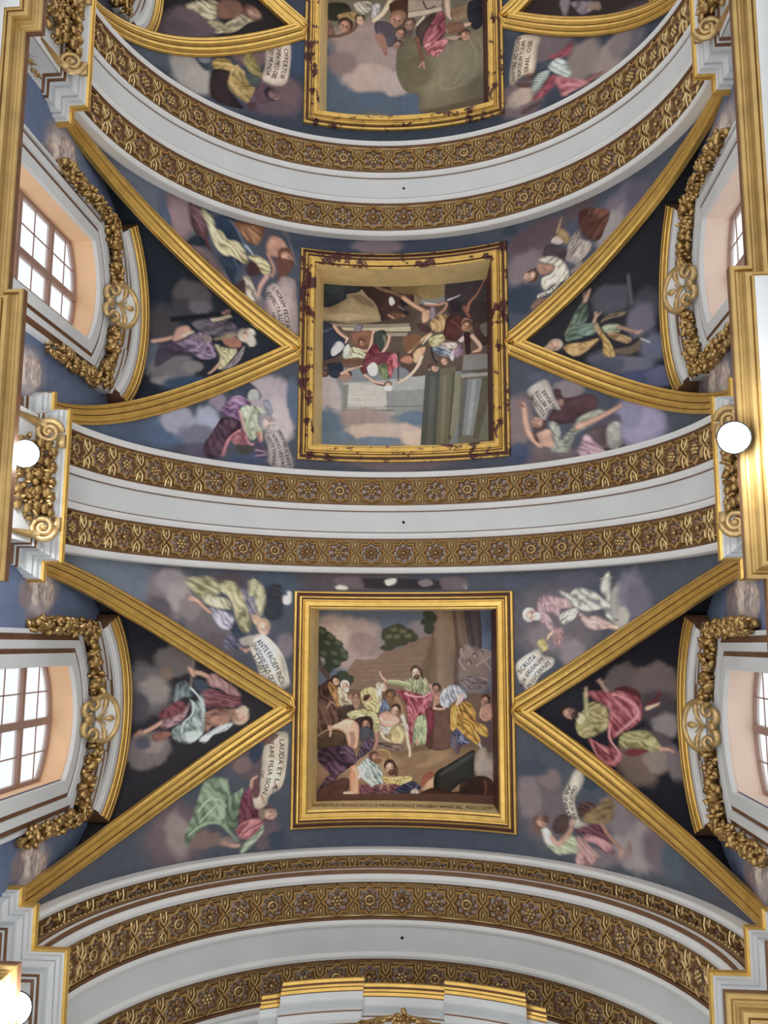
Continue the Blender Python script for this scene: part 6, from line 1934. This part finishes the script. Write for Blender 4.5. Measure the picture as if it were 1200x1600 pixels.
# ------------------------------------------------------------------ curved hood on the end wall
def end_hood():
    root = thing('wall_hood', 'curved white and gold hood at the bottom centre, below the lowest star band', 'hood', (.15, 6.5, 13.5))
    xc = .16
    def zt(x): return 15.3 - .115 * (x - .1) ** 2
    segs = [(-2.25, -1.93, .14), (-1.93, -.56, 0), (-.56, .88, .10), (.88, 2.25, 0), (2.25, 2.57, .14)]
    segs = [(-2.05, -1.75, .16), (-1.75, -.48, 0), (-.48, .82, .09), (.82, 2.08, 0), (2.08, 2.38, .16)]
    prof = [(0, 0), (0, -.05), (.04, -.07), (.06, -.12), (.09, -.13), (.09, -.18), (.13, -.20), (.14, -.22), (.24, -.24), (.25, -.30), (.34, -.33), (.35, -.40), (.37, -.41), (.47, -.43), (.48, -.56), (.50, -.57), (.58, -.60), (.60, -.75), (.62, -.76), (.7, -.8), (.72, -1.6)]
    ms = [2, 2, 1, 2, 1, 2, 1, 0, 0, 3, 0, 1, 0, 0, 1, 0, 0, 2, 0, 0]
    for x0, x1, dy in segs:
        rows = []
        for x in np.linspace(x0, x1, 9):
            z = zt(x)
            rows.append([(x, 6.56, z)] + [(x, 5.36 + dy + a, z + b) for a, b in prof] + [(x, 6.56, z - 1.6)])
        mb = MB(); mb.grid(rows, [0] + ms + [0], caps=True)
        mb.build('hood_section', [M_GREY, M_BROWN_SHADE, M_GOLD, M_GREY2], root)
    mb = MB()
    y = 5.72
    mb.tube([(xc + a, y + .02, 14.62 + b) for a, b in ((-.62, -.25), (-.5, -.18), (-.3, -.02), (-.1, .06), (.1, .06), (.3, -.02), (.5, -.18), (.62, -.25))], .05, 6)
    for sg in (-1, 1):
        mb.tube([(xc + sg * (.55 + .08 * math.cos(q)), y, 14.35 + .08 * math.sin(q)) for q in np.linspace(0, 5.5, 12)], .035, 5)
        mb.tube([(xc + sg * .25, y, 14.5), (xc + sg * .36, y, 14.4), (xc + sg * .4, y, 14.2)], .035, 5)
    leaf_cluster(mb, [(xc, y, 14.65), (xc, y, 14.1)], .10, 60, .06, 77)
    o = mb.build('cartouche', M_LEAF, root, True)
end_hood()

# ------------------------------------------------------------------ floodlights
def flood(p, aim, label, mount):
    root = thing('floodlight', label, 'floodlight', p, 'floodlights on the cornices')
    z = np.array(aim, float); z /= np.linalg.norm(z)
    a = np.cross(z, (0, 1, 0)); a /= np.linalg.norm(a); b = np.cross(z, a); p = np.array(p)
    mb = MB(); rows = []
    for r, d in ((.0, -.22), (.12, -.22), (.15, -.16), (.17, -.02), (.19, 0.0), (.178, .012)):
        rows.append([p + z * d + r * (math.cos(q) * a + math.sin(q) * b) for q in np.linspace(0, 2 * math.pi, 25)])
    mb.grid(rows, [0] * 24); mb.build('lamp_housing', M_IRON, root, True)
    mb = MB(); mb.add([p + z * .012] + [p + z * .005 + .172 * (math.cos(q) * a + math.sin(q) * b) for q in np.linspace(0, 2 * math.pi, 24, endpoint=False)], [(0, 1 + i, 1 + (i + 1) % 24) for i in range(24)])
    mb.build('lamp_lens', M_LAMP, root)
    mb = MB(); mb.tube([p - z * .2, p - z * .2 + np.array((0, 0, -.0)), np.array(mount)], .022, 6); mb.build('lamp_bracket', M_IRON, root, True)
    ld = bpy.data.lights.new('floodlight_beam', 'POINT'); ld.energy = 130; ld.color = (.93, .96, 1); ld.shadow_soft_size = .2
    lo = bpy.data.objects.new('floodlight_beam', ld); C.objects.link(lo); lo.parent = root; lo.location = Vector(z * .3)
flood((-4.47, -2.42, 10.75), (.45, .30, -.85), 'blazing floodlight at the left edge, on the pier of the middle arch', (-4.94, -2.42, 11.0))
flood((4.20, -2.30, 9.95), (-.35, .28, -.9), 'blazing floodlight at the right edge, hung before the gilded cornice', (4.55, -2.30, 10.25))
flood((-3.95, 4.12, 10.35), (.35, -.35, -.85), 'blazing floodlight at the bottom left corner of the picture', (-4.5, 4.3, 10.5))


def lettering(region, parent, text, base, h, mat_=None):
    """painted capitals following a curved baseline on the surface; base = start, middle, end in 5 mm units"""
    cu = bpy.data.curves.new('lettering', 'FONT'); cu.body = text; cu.resolution_u = 2
    o = bpy.data.objects.new('lettering', cu); C.objects.link(o)
    bpy.context.view_layer.update()
    me = bpy.data.meshes.new_from_object(o.evaluated_get(bpy.context.evaluated_depsgraph_get()))
    bpy.data.objects.remove(o)
    n = len(me.vertices); co = np.zeros(n * 3); me.vertices.foreach_get('co', co); co = co.reshape(-1, 3)
    P0, P1, P2 = [np.array(p, float) * U for p in base]; Pc = 2 * P1 - (P0 + P2) / 2
    x0, x1 = co[:, 0].min(), co[:, 0].max(); q = (co[:, 0] - x0) / (x1 - x0); t = co[:, 1] / .7 * h * U
    q = q[:, None]
    p = (1 - q) ** 2 * P0 + 2 * q * (1 - q) * Pc + q ** 2 * P2
    d = 2 * (1 - q) * (Pc - P0) + 2 * q * (P2 - Pc); d /= np.linalg.norm(d, axis=1)[:, None]
    p = p + np.stack([d[:, 1], -d[:, 0]], 1) * t[:, None]
    rr = (RC if region[0] == 'p' else RV)
    ph = p[:, 0] / rr; r2 = rr - .006
    if region[0] == 'c': V = np.stack([p[:, 0], 0 * p[:, 0] + PICY[0][1] - .341, -p[:, 1]], 1) - wpos(parent)
    else: V = np.stack([r2 * np.sin(ph), p[:, 1], H + r2 * np.cos(ph)], 1) - wpos(parent)
    me.vertices.foreach_set('co', V.astype(np.float32).ravel()); me.update()
    me.materials.clear(); me.materials.append(M_INK)
    o = bpy.data.objects.new('lettering', me); C.objects.link(o); o.parent = parent
    return o
for reg_, txt, base, h in LETTERS:
    lettering(reg_, pics[int(reg_[-1])] if reg_[0] in 'pc' else ceils[int(reg_[-1])], txt, base, h)
